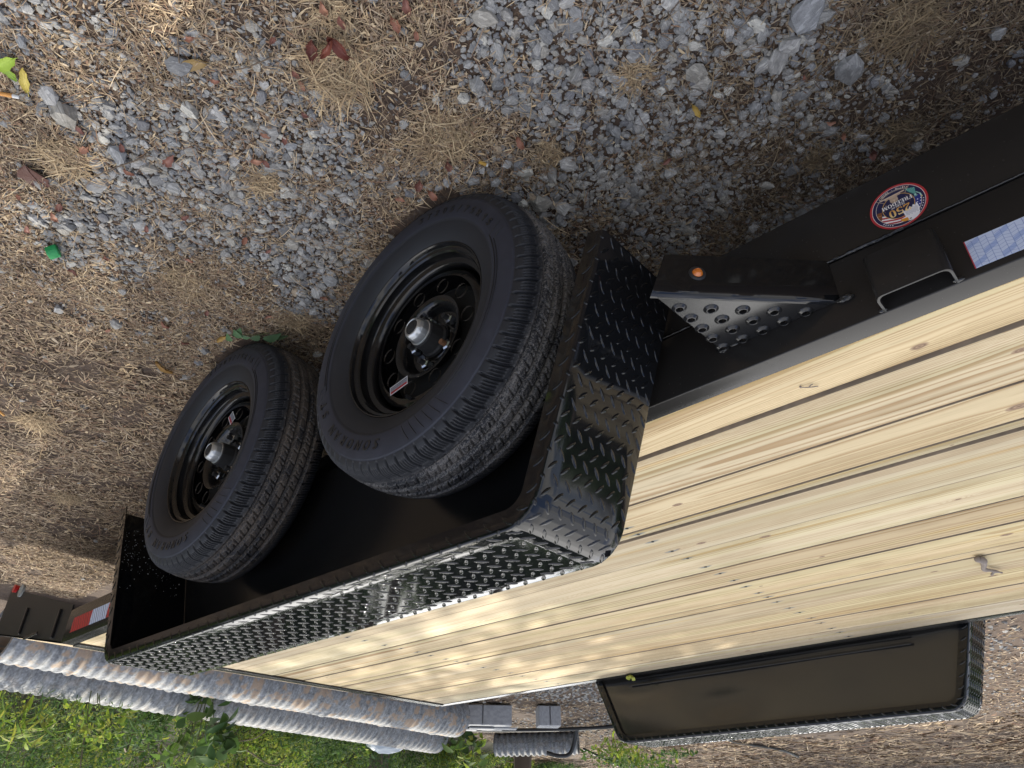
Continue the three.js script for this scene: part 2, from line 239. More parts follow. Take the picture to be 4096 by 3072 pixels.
// side rails: an upper channel beside the deck and a lower one under it as far as the axles
const railGeo = crease(extrudeZ(channelShape(YW + 0.001, H, XR), ZBEND, ZF), 0.5), footGeo = crease(extrudeZ(channelShape(YB, YW - 0.001, XR), -1.55, ZF), 0.5);
for (const g of both(railGeo)) part('side_rail', g, M.paint, trailer);
for (const g of both(footGeo)) part('lower_rail', g, M.paint, trailer);
const tailShape = (xo) => { const s = new THREE.Shape(); const y1 = (z) => H - DROP * (ZBEND - z), y0 = (z) => YW - 0.02 - 0.27 * (ZBEND - z); s.moveTo(-ZBEND, y1(ZBEND)); s.lineTo(-ZEND, y1(ZEND)); s.lineTo(-ZEND, y0(ZEND)); s.lineTo(-ZBEND, y0(ZBEND)); s.closePath(); return new THREE.ExtrudeGeometry(s, { depth: 0.006, bevelEnabled: false }).applyMatrix4(new THREE.Matrix4().makeRotationY(Math.PI / 2)).translate(xo - 0.006, 0, 0); };
{
  const flange = box(0.047, 0.006, (ZBEND - ZEND) * Math.hypot(1, DROP)).applyMatrix4(new THREE.Matrix4().makeRotationX(-Math.atan(DROP))).translate(XR - 0.0235, H - 0.004 - DROP * (ZBEND - ZEND) / 2, (ZBEND + ZEND) / 2);
  for (const g of both(merge(tailShape(XR), flange))) part('tail_rail', g, M.tail, trailer);
  part('rear_sill', box(2 * (XR - XC) - 0.012, 0.11, 0.008, XC, H - DROP * (ZBEND - ZEND) - 0.058, ZEND + 0.004), M.paint, trailer);
  part('bend_bar', box(2 * (XP - XC) + 0.002, 0.008, 0.055, XC, H + 0.002, ZBEND + 0.028, 0.0025), M.satin, trailer, 'flat steel bar across the planks at the dip of the deck');
  // uprights, ramp pocket and tail lamps on the dropped tail
  for (const z of [-2.50, -2.96]) part('tail_stiffener', box(0.010, 0.12, 0.012, XR + 0.005, H - DROP * (ZBEND - z) - 0.075, z, 0.003), M.paint, trailer);
  part('tail_strap', box(0.006, 0.012, 0.16, XR + 0.012, H - DROP * 0.35 - 0.02, -2.76, 0.002), M.satin, trailer);
  const tb = sub('tail_box', trailer); part('red_lamp', new THREE.CylinderGeometry(0.018, 0.02, 0.02, 20).rotateZ(Math.PI / 2).translate(XR + 0.005, 0.165, -3.27), phys({ color: lin(0.45, 0.02, 0.02), roughness: 0.3 }), tb, 'small round red side lamp'); part('lamp_disc', new THREE.CylinderGeometry(0.03, 0.03, 0.012, 24).rotateZ(Math.PI / 2).translate(XR + 0.002, 0.195, -3.17), std({ color: lin(0.28, 0.29, 0.28), roughness: 0.6 }), tb);
}
// seam weld along the foot of the upper rail, with fatter beads where it was welded by hand
{
  const r = rng(51), bead = (z0, z1, rad, y = YW, x = XR + 0.001) => { const pts = []; for (let z = z0; z < z1 + 1e-6; z += 0.006) pts.push([x, y + (r() - 0.5) * rad * 0.6, z]); return tube(pts, rad, pts.length * 2, 6, () => 0.75 + 0.5 * r()); };
  part('weld_bead', merge(bead(0.79, 0.885, 0.0032), bead(0.70, 0.79, 0.0018), bead(0.89, 1.4, 0.0014), bead(0.40, 0.50, 0.0018), bead(-1.5, 0.40, 0.001)), M.satin, trailer);
  const blob = (x, y, z, q) => { const g = new THREE.IcosahedronGeometry(q, 3), p = g.attributes.position; for (let i = 0; i < p.count; i++) { const k = 0.8 + 0.5 * noise(p.getX(i) * 300, p.getY(i) * 300, p.getZ(i) * 300 + q * 9e3); p.setXYZ(i, p.getX(i) * k * 0.6, p.getY(i) * k * 0.7, p.getZ(i) * k * 1.5); } g.computeVertexNormals(); return g.translate(x, y, z); };
  part('corner_weld', merge(blob(XR + 0.004, 0.513, 0.768, 0.009), blob(XR + 0.003, 0.512, 0.552, 0.007), blob(XR + 0.003, H - 0.004, 0.813, 0.0045), blob(XR + 0.003, H - 0.004, 0.921, 0.005), blob(XR + 0.002, 0.428, 0.772, 0.004), blob(XR + 0.004, 0.511, 0.575, 0.005)), M.satin, trailer);
}
// deck planks
function wood(seed, o) {
  const r = rng(seed), W = 2048, Hh = 160, L = 4.0, wd = o.w ?? 0.184;
  const a = { v0: (r() - 0.5) * 0.3, sp: 0.006 + 0.005 * r(), h: 0.012 + 0.04 * r(), tint: r(), con: 0.55 + 0.4 * r(), val: 0.92 + 0.09 * r(), yel: r() * wd, knots: [...(o.knots ?? [])], ...o };
  for (let i = 0; i < 2; i++) a.knots.push([r() * L, r() * wd, 0.003 + 0.004 * r(), 0]);
  const E = [0.77, 0.705, 0.585], Lt = [0.61, 0.50, 0.355], T = [lerp(0.985, 1.02, a.tint), 1, lerp(1.03, 0.94, a.tint)];
  return dataTex(W, Hh, (x, y) => {
    const s = x / W * L, v = (y / Hh - 0.06) / 0.93 * wd;
    const v0 = a.v0 + 0.12 * (noise(s * 0.35, seed, 1) - 0.5) + 0.05 * (noise(s * 1.1, seed, 6) - 0.5), hh = a.h * (0.35 + 1.1 * noise(s * 0.45, seed, 2));
    let rho = Math.hypot(v - v0, hh) + 0.006 * (noise(s * 1.6, v * 14, seed) - 0.5) + 0.0022 * (noise(s * 6, v * 60, seed + 9) - 0.5), kn = 0, ring = 0;
    for (const [ks, kv, kr] of a.knots) { const ds = (s - ks) / 1.9, dv = v - kv; if (Math.abs(ds) > 0.16) continue; const d = Math.hypot(ds, dv); rho += 0.6 * kr * Math.exp(-((d / (kr * 2.6)) ** 2)) * (dv > 0 ? 1 : -1) ; const e = d / (kr * 0.72); kn = Math.max(kn, 1 - sstep(0.75, 1.1, e + 0.25 * (noise(s * 90, v * 140, 3) - 0.5))); if (e < 1.3) ring = Math.sin(e * 14) * 0.5 + 0.5; }
    const sp = a.sp * (0.7 + 0.9 * noise(rho * 40, seed, 5)), ph = rho / sp, t = ph - Math.floor(ph);
    const late = sstep(0.45, 0.88, t) * (1 - sstep(0.95, 1, t)) * (0.6 + 0.4 * noise(Math.floor(ph) * 3.7, seed, 1));
    const fib = 0.035 * (noise(s * 22, v * 1400, seed) - 0.5) + 0.05 * (noise(s * 2.2, v * 60, seed + 3) - 0.5);
    const heart = sstep(0.6, 0.72, noise(s * 0.8 + seed, Math.floor(ph * 0.34) * 2.3, 4)) * 0.22;
    const green = 0.025 * sstep(0.5, 0.75, noise(s * 0.9, v * 18, seed + 7));
    let c = [0, 1, 2].map((k) => (lerp(E[k], Lt[k], clamp(late * a.con + heart)) + fib) * T[k] * a.val);
    if (y < 7) { const q = 0.47 + 0.10 * (noise(s * 14, y * 0.9, seed) - 0.5) + 0.06 * (noise(s * 90, y, seed) - 0.5); return [q * 1.06, q * 0.94, q * 0.80]; }   // sawn board edge, colour darkened to stand in for shade in the gaps
    c = [c[0] - green * 0.8, c[1] - green * 0.35, c[2] - green * 0.9];
    const yb = Math.exp(-(((v - a.yel - 0.03 * (noise(s * 0.7, 3, seed) - 0.5)) / 0.006) ** 2)) * sstep(0.5, 0.7, noise(s * 1.4, 8, seed)); c = [c[0], c[1] - 0.03 * yb, c[2] - 0.08 * yb];
    { const sc = 0.055 * sstep(0.56, 0.78, fbm(s * 2.6 + seed, v * 9, 3, 4)) + 0.05 * sstep(0.72, 0.8, noise(s * 9, v * 210, seed + 4)) * sstep(0.5, 0.7, noise(s * 0.8, v * 6, seed + 1)); c = [c[0] - sc, c[1] - sc * 1.02, c[2] - sc]; }   // scuffs and handling dirt
    if (kn) { const kc = [0.56 - 0.20 * ring, 0.46 - 0.19 * ring, 0.37 - 0.16 * ring]; c = c.map((q, k) => lerp(q, kc[k], kn * 0.85)); }
    for (const [ss, sv] of a.stains ?? []) { const d = Math.hypot((s - ss) / 3.2, v - sv), q = 1 - sstep(0.002, 0.009, d + 0.004 * (noise(s * 120, v * 300, 2) - 0.5)); c = c.map((w, k) => lerp(w, [0.33, 0.37, 0.40][k], 0.75 * q)); }
    return c;
  }, true);
}
const SEAMS = [[-0.314, -0.432], [-0.447, -0.629], [-0.641, -0.786], [-0.791, -0.821], [-0.836, -1.015], [-1.020, -1.204], [-1.216, -1.377], [-1.383, -1.544], [-1.551, -1.601], [-1.607, -1.785], [-1.792, -1.971], [-1.978, -2.162], [-2.169, -2.329]];
const KNOTS = [[[0.827, -0.399, 0.011]], [[0.95, -0.521, 0.011]], [[0.906, -0.731, 0.017], [0.188, -0.707, 0.010]], [], [[0.103, -0.974, 0.011]], [[0.252, -1.048, 0.012], [1.02, -1.12, 0.01]], [[0.3, -1.31, 0.007]], [[0.734, -1.46, 0.012]], [], [[0.5, -1.66, 0.008]], [[0.62, -1.83, 0.01]], [[0.3, -2.1, 0.008]], [[0.62, -2.24, 0.008], [-0.4, -2.26, 0.01]]];
const plankMats = [], ZP = 1.6;
SEAMS.forEach(([x0, x1], i) => {
  const w = x0 - x1, t = 0.038, rr = 0.0022, L = 4.0, lift = [0, 0.001, -0.001, 0.0005, 0.0015, 0, -0.0015, 0.001, 0, 0.0012, -0.0008, 0.0006, 0][i] - 0.002;
  const stains = []; for (const zr of [0.01, -1.45]) for (const f of w > 0.1 ? [0.22, 0.78] : [0.5]) stains.push([ZP - zr, w * f]);
  const map = wood(100 + i * 7, { w, knots: KNOTS[i].map(([kz, kx, q]) => [ZP - kz, x0 - kx, q]), stains, ...(i === 0 ? { v0: 0.02, h: 0.03, sp: 0.009, tint: 0.9 } : {}) });
  const mat = std({ map, roughness: 0.78, bumpMap: map, bumpScale: 0.0006 }); plankMats.push(mat);
  const shape = new THREE.Shape(); shape.moveTo(-w / 2 + rr, 0); shape.lineTo(w / 2 - rr, 0); shape.quadraticCurveTo(w / 2, 0, w / 2, -rr); shape.lineTo(w / 2, -t); shape.lineTo(-w / 2, -t); shape.lineTo(-w / 2, -rr); shape.quadraticCurveTo(-w / 2, 0, -w / 2 + rr, 0);
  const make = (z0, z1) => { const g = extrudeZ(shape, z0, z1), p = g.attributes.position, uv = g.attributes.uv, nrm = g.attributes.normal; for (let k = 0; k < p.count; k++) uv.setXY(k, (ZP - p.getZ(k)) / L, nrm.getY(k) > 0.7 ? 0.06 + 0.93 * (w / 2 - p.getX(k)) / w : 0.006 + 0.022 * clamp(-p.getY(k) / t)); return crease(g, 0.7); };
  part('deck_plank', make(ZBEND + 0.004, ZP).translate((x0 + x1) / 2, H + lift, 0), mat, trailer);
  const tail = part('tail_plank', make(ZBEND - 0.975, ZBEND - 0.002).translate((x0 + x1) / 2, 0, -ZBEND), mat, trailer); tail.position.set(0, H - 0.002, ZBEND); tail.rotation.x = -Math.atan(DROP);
  const head = new THREE.CylinderGeometry(0.0042, 0.0042, 0.002, 12);
  for (const zr of [0.01, -1.45]) for (const f of w > 0.1 ? [0.22, 0.78] : [0.5]) part('screw_head', head, M.dark, trailer).position.set(x0 - w * f, H + lift + 0.0003, zr);
});
part('cross_member', merge([-2.2, -1.45, -0.72, 0.01, 0.75, 1.55, 2.25].map((z) => box(2 * (XR - XC) - 0.02, 0.075, 0.05, XC, H - 0.084, z))), M.dark, trailer);

// stake pocket strapped to the rail
{
  const s = new THREE.Shape(), o = 0.047, a = 0.814, b = 0.920, t = 0.0042, r = 0.016;
  const outline = (d, p) => { p.moveTo(0, a + d); p.lineTo(o - d - r, a + d); p.quadraticCurveTo(o - d, a + d, o - d, a + d + r); p.lineTo(o - d, b - d - r); p.quadraticCurveTo(o - d, b - d, o - d - r, b - d); p.lineTo(0, b - d); };
  outline(0, s); s.lineTo(0, b - t); s.lineTo(o - t - r, b - t); s.quadraticCurveTo(o - t, b - t, o - t, b - t - r + t); s.lineTo(o - t, a + r); s.quadraticCurveTo(o - t, a + t, o - t - r, a + t); s.lineTo(0, a + t); s.closePath();
  const g = new THREE.ExtrudeGeometry(s, { depth: 0.078, bevelEnabled: true, bevelSize: 0.0012, bevelThickness: 0.0012, bevelOffset: -0.0012, bevelSegments: 2, curveSegments: 8 }).rotateX(Math.PI / 2);   // shape y -> world z
  part('stake_pocket', crease(g.translate(XR, H - 0.001, 0), 0.6), M.paint, trailer, 'bent steel stake pocket welded to the rail');
}
// corner step: a pierced triangular plate folded down along its outer edge, with a small amber marker lamp
{
  const st = sub('step', trailer, 'triangular step of folded steel with raised grip holes ahead of the fender'), P1 = [-0.046, 0.541], P2 = [-0.266, 0.759], P3 = [-0.266, 0.553], Y = 0.512, TH = 0.004;
  const sh = new THREE.Shape(); sh.moveTo(P1[0] - 0.012, -P1[1] - 0.002); sh.lineTo(P2[0] + 0.002, -P2[1] + 0.016); sh.lineTo(P3[0], -P3[1]); sh.closePath();   // shape plane (x, -z)
  const holes = []; for (let j = 0; j < 5; j++) for (let i = 0; i < 5 - j; i++) { const x = -0.107 - 0.0372 * (i + j) , z = 0.5555 + 0.0375 * i; if (x > -0.262) holes.push([x, z, i + j]); }
  for (const [x, z] of holes) { const q = new THREE.Path(); q.absarc(x, -z, 0.0058, 0, 6.2832, true); sh.holes.push(q); }
  const plate = new THREE.ExtrudeGeometry(sh, { depth: TH, bevelEnabled: false, curveSegments: 20 }).rotateX(-Math.PI / 2).translate(0, Y - TH, 0);
  part('tread_plate', crease(plate, 0.5), M.satin, st);
  const lip = new THREE.LatheGeometry([[0.0056, -0.003], [0.0058, 0.0035], [0.0068, 0.0045], [0.0082, 0.004], [0.0105, 0.0016], [0.0125, 0.0004], [0.0126, -0.002]].map(([a, b]) => new THREE.Vector2(a, b)), 24);
  for (const [x, z] of holes) part('grip_hole', lip, M.satin, st).position.set(x, Y, z);
  // fold and drop face
  const d = V(P2[0] - P1[0], 0, P2[1] - P1[1]), len = d.length(); d.normalize(); const n = V(d.z, 0, -d.x).multiplyScalar(1);
  const prof = [[-0.010, 0.0003]]; for (let k = 0; k <= 8; k++) { const q = k / 8 * Math.PI / 2; prof.push([-0.009 + 0.010 * Math.sin(q), -0.010 + 0.010 * Math.cos(q)]); } prof.push([0.001, -0.03], [0.001, -0.086], [-0.003, -0.086], [-0.003, -0.008], [-0.006, -0.004]);
  const at = (t, p) => { const slope = t * 0.0; return [P1[0] + d.x * t * len + n.x * p[0], Y + p[1] + slope, P1[1] + d.z * t * len + n.z * p[0]]; };
  part('drop_face', crease(grid(12, prof.length - 1, (i, j) => { const p = prof[j], low = clamp(-p[1] / 0.086); return at(lerp(lerp(0, 0.10, low), 1.0, i / 12), p); }), 0.5), M.gloss, st);
  const lamp = sub('marker_lamp', st); const c = V(-0.103, 0.466, 0.598), rot = new THREE.Quaternion().setFromUnitVectors(V(0, 1, 0), n);
  const dome = new THREE.LatheGeometry([[0.0001, 0.0085], [0.003, 0.0082], [0.006, 0.0066], [0.0085, 0.0035], [0.0094, 0.0005], [0.0094, -0.001]].map(([a, b]) => new THREE.Vector2(a, b)), 28), bez = new THREE.LatheGeometry([[0.0092, 0.0025], [0.0115, 0.003], [0.0138, 0.0015], [0.0145, -0.001]].map(([a, b]) => new THREE.Vector2(a, b)), 32);
  const lens = merge(dome, new THREE.TorusGeometry(0.0045, 0.0006, 6, 24).rotateX(Math.PI / 2).translate(0, 0.0076, 0));
  const pl = (name, g, m) => { const q = part(name, g, m, st); q.position.copy(c).addScaledVector(n, 0.001); q.quaternion.copy(rot); return q; };
  st.remove(lamp); pl('amber_lens', lens, phys({ color: lin(0.62, 0.17, 0.02), roughness: 0.08, clearcoat: 1, clearcoatRoughness: 0.03 })).userData.label = 'small round amber marker lens'; pl('lamp_bezel', bez, M.rubber);
}
// prints: round sticker, conspicuity tapes
const LOC = (w, h, tex, x, y, z, rough = 0.35) => { const m = part('x', new THREE.BoxGeometry(w, h, 0.0008), std({ map: tex, roughness: rough }), trailer); m.position.set(x, y, z); m.rotation.y = Math.PI / 2; return m; };
{
  const star = (c, x, y, q, col) => { c.fillStyle = col; c.beginPath(); for (let i = 0; i < 10; i++) { const a = -Math.PI / 2 + i * Math.PI / 5, R = i % 2 ? q * 0.42 : q; c[i ? 'lineTo' : 'moveTo'](x + R * Math.cos(a), y + R * Math.sin(a)); } c.fill(); };
  const t = canvasTex(1024, 1024, (c) => {
    const C = 512, ring = (R, col, lw) => { c.strokeStyle = col; c.lineWidth = lw; c.beginPath(); c.arc(C, C, R, 0, 6.3); c.stroke(); }, disc = (R, col) => { c.fillStyle = col; c.beginPath(); c.arc(C, C, R, 0, 6.3); c.fill(); };
    disc(512, '#b22f36'); disc(472, '#f3e6dc'); disc(464, '#1f2148');
    c.save(); c.beginPath(); c.arc(C, C, 396, 0, 6.3); c.clip();
    // flag: stripes on the right, star field on the left
    for (let i = 0; i < 8; i++) { c.strokeStyle = i % 2 ? '#f0eae6' : '#b3263a'; c.lineWidth = 34; c.beginPath(); c.moveTo(470, 92 + i * 33); c.bezierCurveTo(600, 40 + i * 33, 720, 150 + i * 36, 960, 190 + i * 40); c.stroke(); }
    c.fillStyle = '#22307e'; c.beginPath(); c.ellipse(210, 360, 150, 240, 0.4, 0, 6.3); c.fill();
    for (let i = 0; i < 5; i++) for (let j = 0; j < 3; j++) star(c, 128 + j * 56 + (i % 2) * 20, 210 + i * 62, 18, '#f4f2f6');
    // bell at the right
    c.fillStyle = '#7c4a2e'; c.beginPath(); c.moveTo(838, 420); c.quadraticCurveTo(850, 360, 890, 350); c.quadraticCurveTo(935, 350, 940, 420); c.lineTo(985, 540); c.quadraticCurveTo(900, 580, 810, 540); c.fill(); c.strokeStyle = '#d79b62'; c.lineWidth = 8; c.beginPath(); c.moveTo(830, 470); c.quadraticCurveTo(900, 495, 950, 470); c.stroke();
    c.restore();
    ring(400, '#eadbc8', 7);
    // sea-green robed statue at the left foot
    c.fillStyle = '#1f2148'; c.beginPath(); c.moveTo(C, C); c.arc(C, C, 462, 2.25, 3.02); c.fill();
    for (let i = 0; i < 13; i++) { c.strokeStyle = i % 2 ? '#7fc0b4' : '#356b68'; c.lineWidth = 13; c.beginPath(); c.moveTo(176 + i * 3, 610 + 2 * i); c.quadraticCurveTo(160 + i * 9, 700, 150 + i * 13, 760 + 5 * i); c.stroke(); }
    c.fillStyle = '#9ccbbd'; c.beginPath(); c.ellipse(186, 585, 20, 26, 0, 0, 6.3); c.fill(); c.strokeStyle = '#9ccbbd'; c.lineWidth = 16; c.beginPath(); c.moveTo(160, 640); c.lineTo(104, 560); c.lineTo(98, 500); c.stroke(); c.fillStyle = '#e3c27a'; c.beginPath(); c.ellipse(97, 484, 10, 16, 0, 0, 6.3); c.fill();
    for (let i = 0; i < 7; i++) { const a = -2.6 + i * 0.34; c.strokeStyle = '#9ccbbd'; c.lineWidth = 5; c.beginPath(); c.moveTo(186 + 22 * Math.cos(a), 578 + 24 * Math.sin(a)); c.lineTo(186 + 40 * Math.cos(a), 578 + 44 * Math.sin(a)); c.stroke(); }
    for (const a of [2.25, 0.80]) { c.strokeStyle = '#e8cfa6'; c.lineWidth = 6; c.beginPath(); c.moveTo(C + 290 * Math.cos(a), C + 290 * Math.sin(a)); c.lineTo(C + 468 * Math.cos(a), C + 468 * Math.sin(a)); c.stroke(); }
    c.strokeStyle = '#e8cfa6'; c.lineWidth = 5; c.beginPath(); c.arc(C, C, 382, 0.82, 2.23); c.stroke();
    disc(288, '#d8aa5c'); disc(278, '#1c1f45');
    // white-headed bird, upper left
    c.fillStyle = '#ece9ea'; c.beginPath(); c.moveTo(228, 190); c.bezierCurveTo(240, 70, 400, 40, 470, 96); c.bezierCurveTo(520, 120, 520, 160, 470, 176); c.bezierCurveTo(480, 240, 470, 300, 500, 330); for (let i = 0; i < 9; i++) c.lineTo(480 - i * 32, 352 + (i % 2 ? -24 : 22) + 0.6 * i * i); c.bezierCurveTo(200, 330, 210, 250, 228, 190); c.fill();
    c.strokeStyle = '#8f8b98'; c.lineWidth = 4; for (let i = 0; i < 16; i++) { c.beginPath(); c.moveTo(250 + i * 13, 190 + (i % 4) * 10); c.quadraticCurveTo(245 + i * 13, 270, 232 + i * 15, 330 + (i % 3) * 10); c.stroke(); }
    c.fillStyle = '#e49a32'; c.beginPath(); c.moveTo(440, 96); c.bezierCurveTo(540, 90, 580, 130, 562, 200); c.bezierCurveTo(540, 176, 500, 172, 452, 170); c.fill(); c.fillStyle = '#2a2233'; c.beginPath(); c.ellipse(410, 112, 18, 13, 0, 0, 6.3); c.fill(); c.fillStyle = '#f4d98a'; c.beginPath(); c.arc(410, 112, 7, 0, 6.3); c.fill();
    // dome building at the foot
    c.fillStyle = '#cdb49c'; c.beginPath(); c.ellipse(540, 700, 74, 84, 0, Math.PI, 6.3); c.fill(); c.fillRect(470, 700, 140, 66); c.fillRect(400, 762, 290, 34); c.fillRect(320, 792, 440, 30); c.strokeStyle = '#7c6656'; c.lineWidth = 6; for (let i = 0; i < 9; i++) { c.beginPath(); c.moveTo(478 + i * 16, 706); c.lineTo(478 + i * 16, 758); c.stroke(); } for (let i = 0; i < 14; i++) { c.beginPath(); c.moveTo(405 + i * 21, 766); c.lineTo(405 + i * 21, 792); c.stroke(); } for (let i = 0; i < 4; i++) { c.beginPath(); c.ellipse(540, 700, 68 - i * 16, 80, 0, Math.PI, 6.3); c.stroke(); }
    c.textAlign = 'center'; c.textBaseline = 'alphabetic';
    const gold = c.createLinearGradient(0, 290, 0, 480); gold.addColorStop(0, '#f7dfa2'); gold.addColorStop(1, '#d99c48');
    c.fillStyle = gold; c.font = 'bold 236px serif'; c.fillText('250', 520, 478);
    c.fillStyle = '#f4efe9'; c.font = 'bold 50px serif'; c.fillText('YEARS OF', 520, 534); c.font = 'bold 116px serif'; c.save(); c.translate(516, 634); c.scale(0.93, 1); c.fillText('FREEDOM', 0, 0); c.restore();
    for (const [x, y] of [[330, 570], [300, 520], [735, 560], [760, 510], [700, 660], [330, 660]]) star(c, x, y, 12, '#b98a63');
    const arcText = (s, mid, R, step, font) => { c.fillStyle = '#f1e3cf'; c.font = font; [...s].forEach((ch, i) => { const a = mid - (i - (s.length - 1) / 2) * step; c.save(); c.translate(C + R * Math.cos(a), C + R * Math.sin(a)); c.rotate(a - Math.PI / 2); c.fillText(ch, 0, 0); c.restore(); }); };
    arcText('1776 · 2026', Math.PI / 2, 446, 0.092, 'bold 62px serif');
    for (const a of [2.20, 2.10, 0.94, 1.04]) star(c, C + 428 * Math.cos(a), C + 428 * Math.sin(a), 17, '#f1d3a8');
    for (let i = 0; i < 5; i++) star(c, C + 432 * Math.cos(-1.05 + i * 0.1), C + 432 * Math.sin(-1.05 + i * 0.1), 17, '#f4f0f4');
    for (let i = 0; i < 6; i++) star(c, C + 432 * Math.cos(3.35 + i * 0.13), C + 432 * Math.sin(3.35 + i * 0.13), 17, '#f4f0f4');
  }, true, false);
  const s = part('round_sticker', new THREE.CircleGeometry(0.0435, 72), std({ map: t, roughness: 0.4 }), trailer, 'round red-edged sticker reading 250 Years of Freedom'); s.position.set(XR + 0.0012, 0.384, 0.885); s.rotation.set(0, Math.PI / 2, 0.02, 'YXZ');
  const white = canvasTex(1024, 256, (c, w, h) => {
    c.fillStyle = '#c9d3ea'; c.fillRect(0, 0, w, h); c.fillStyle = '#a3b4dc';
    const P = 128; for (let i = -1; i < 10; i++) for (let j = 0; j < 3; j++) { const x = i * P + (j % 2) * 64, y = j * 86; c.beginPath(); c.moveTo(x, y + 43); c.lineTo(x + 64, y); c.lineTo(x + 64, y + 43); c.lineTo(x, y + 86); c.fill(); }
    c.strokeStyle = 'rgba(120,140,190,0.8)'; c.lineWidth = 2.5; for (let i = -4; i < 34; i++) for (let j = 0; j < 9; j++) { const x = i * 32, y = j * 30 + (i % 2) * 15; c.beginPath(); c.moveTo(x, y); c.lineTo(x, y + 30); c.lineTo(x + 32, y + (i % 2 ? 44 : 16)); c.stroke(); }
    c.fillStyle = '#b23b44'; c.fillRect(0, 0, 5, h);
  }, true, false);
  const tape = LOC(0.30, 0.051, white, XR + 0.001, 0.5275, 1.094 - 0.0, 0.3); tape.name = 'reflective_tape'; tape.userData.label = 'silver white reflective tape on the front of the rail'; tape.rotation.set(0, Math.PI / 2, Math.PI, 'YXZ');
  const strip = (base, lineCol) => canvasTex(256, 128, (c, w, h) => { c.fillStyle = base; c.fillRect(0, 0, w, h); c.strokeStyle = lineCol; for (let i = 0; i < 9; i++) { c.lineWidth = 5 + (i % 3); c.beginPath(); c.moveTo(i * 32 - 8, 0); for (let k = 1; k <= 8; k++) c.lineTo(i * 32 - 8 + k * 4 + 5 * Math.sin(k * 1.7 + i), k * 16); c.stroke(); } }, true, false);
  const red = strip('#b01822', '#5c0d12'), silver = strip('#c3cfe6', '#4c5670');
  for (const [z0, z1, m, l] of [[-2.315, -2.135, red, 'red reflective tape'], [-2.134, -1.985, silver, 'silver reflective tape'], [-1.984, -1.80, red, 'red reflective tape']]) { const q = LOC(z1 - z0, 0.058, m, XR + 0.001, 0.505, (z0 + z1) / 2, 0.35); q.name = 'reflective_tape'; q.userData.label = l + ' near the tail'; }
}

// fenders: a bent diamond plate sheet with turned-down lips, raised lugs, and an inner panel
const lugGeo = (() => {
  const n = 14, pos = [], idx = [], ring = (a, b, z, o) => { for (let i = 0; i < n; i++) { const t = i / n * 6.2832, s = Math.sin(t); pos.push(a * Math.cos(t), z, b * Math.sign(s) * Math.abs(s) ** 1.35); } };
  ring(0.0134, 0.0044, -0.0003); ring(0.0116, 0.0034, 0.0008); ring(0.0084, 0.0019, 0.0013); pos.push(0, 0.00145, 0);
  for (let k = 0; k < 2; k++) for (let i = 0; i < n; i++) { const a = k * n + i, b = k * n + (i + 1) % n; idx.push(a, a + n, b, b, a + n, b + n); }
  for (let i = 0; i < n; i++) idx.push(2 * n + i, 3 * n, 2 * n + (i + 1) % n);
  const g = new THREE.BufferGeometry(); g.setAttribute('position', new THREE.Float32BufferAttribute(pos, 3)); g.setIndex(idx); g.computeVertexNormals(); return clean(g);
})();
function roundedPath(pts, R) {   // polyline in (z, y) with rounded corners -> samples {p, t, n, s}
  const out = []; const P = pts.map(([z, y]) => new THREE.Vector2(z, y)); let s = 0, last = null;
  const push = (p, t) => { if (last) s += p.distanceTo(last); last = p.clone(); out.push({ z: p.x, y: p.y, tz: t.x, ty: t.y, nz: t.y, ny: -t.x, s }); };
  let start = P[0];
  for (let i = 1; i < P.length; i++) {
    const dir = P[i].clone().sub(P[i - 1]).normalize();
    if (i < P.length - 1) {
      const d2 = P[i + 1].clone().sub(P[i]).normalize(), turn = Math.acos(clamp(dir.dot(d2), -1, 1)), cut = R * Math.tan(turn / 2), a = P[i].clone().addScaledVector(dir, -cut), n = Math.max(2, Math.round(start.distanceTo(a) / 0.03));
      for (let k = 0; k <= n; k++) push(start.clone().lerp(a, k / n), dir);
      const side = Math.sign(dir.x * d2.y - dir.y * d2.x), nrm = new THREE.Vector2(-dir.y, dir.x).multiplyScalar(side), c = a.clone().addScaledVector(nrm, R), m = 28;
      for (let k = 1; k < m; k++) { const q = turn * k / m * side, v = a.clone().sub(c).rotateAround(new THREE.Vector2(), q); push(c.clone().add(v), dir.clone().rotateAround(new THREE.Vector2(), q)); }
      start = P[i].clone().addScaledVector(d2, cut);
    } else { const n = Math.max(2, Math.round(start.distanceTo(P[i]) / 0.03)); for (let k = 0; k <= n; k++) push(start.clone().lerp(P[i], k / n), dir); }
  }
  return out;
}
const FPATH = roundedPath([[0.488, 0.362], [0.313, FY], [-1.181, FY], [-1.382, 0.362]], 0.078);
function pathAt(s) { let i = 0; while (i < FPATH.length - 2 && FPATH[i + 1].s < s) i++; const a = FPATH[i], b = FPATH[i + 1], t = clamp((s - a.s) / Math.max(b.s - a.s, 1e-6)), o = {}; for (const k of ['z', 'y', 'tz', 'ty', 'nz', 'ny']) o[k] = lerp(a[k], b[k], t); const l = Math.hypot(o.nz, o.ny); o.nz /= l; o.ny /= l; o.tz /= l; o.ty /= l; return o; }
const LIP = 0.035;
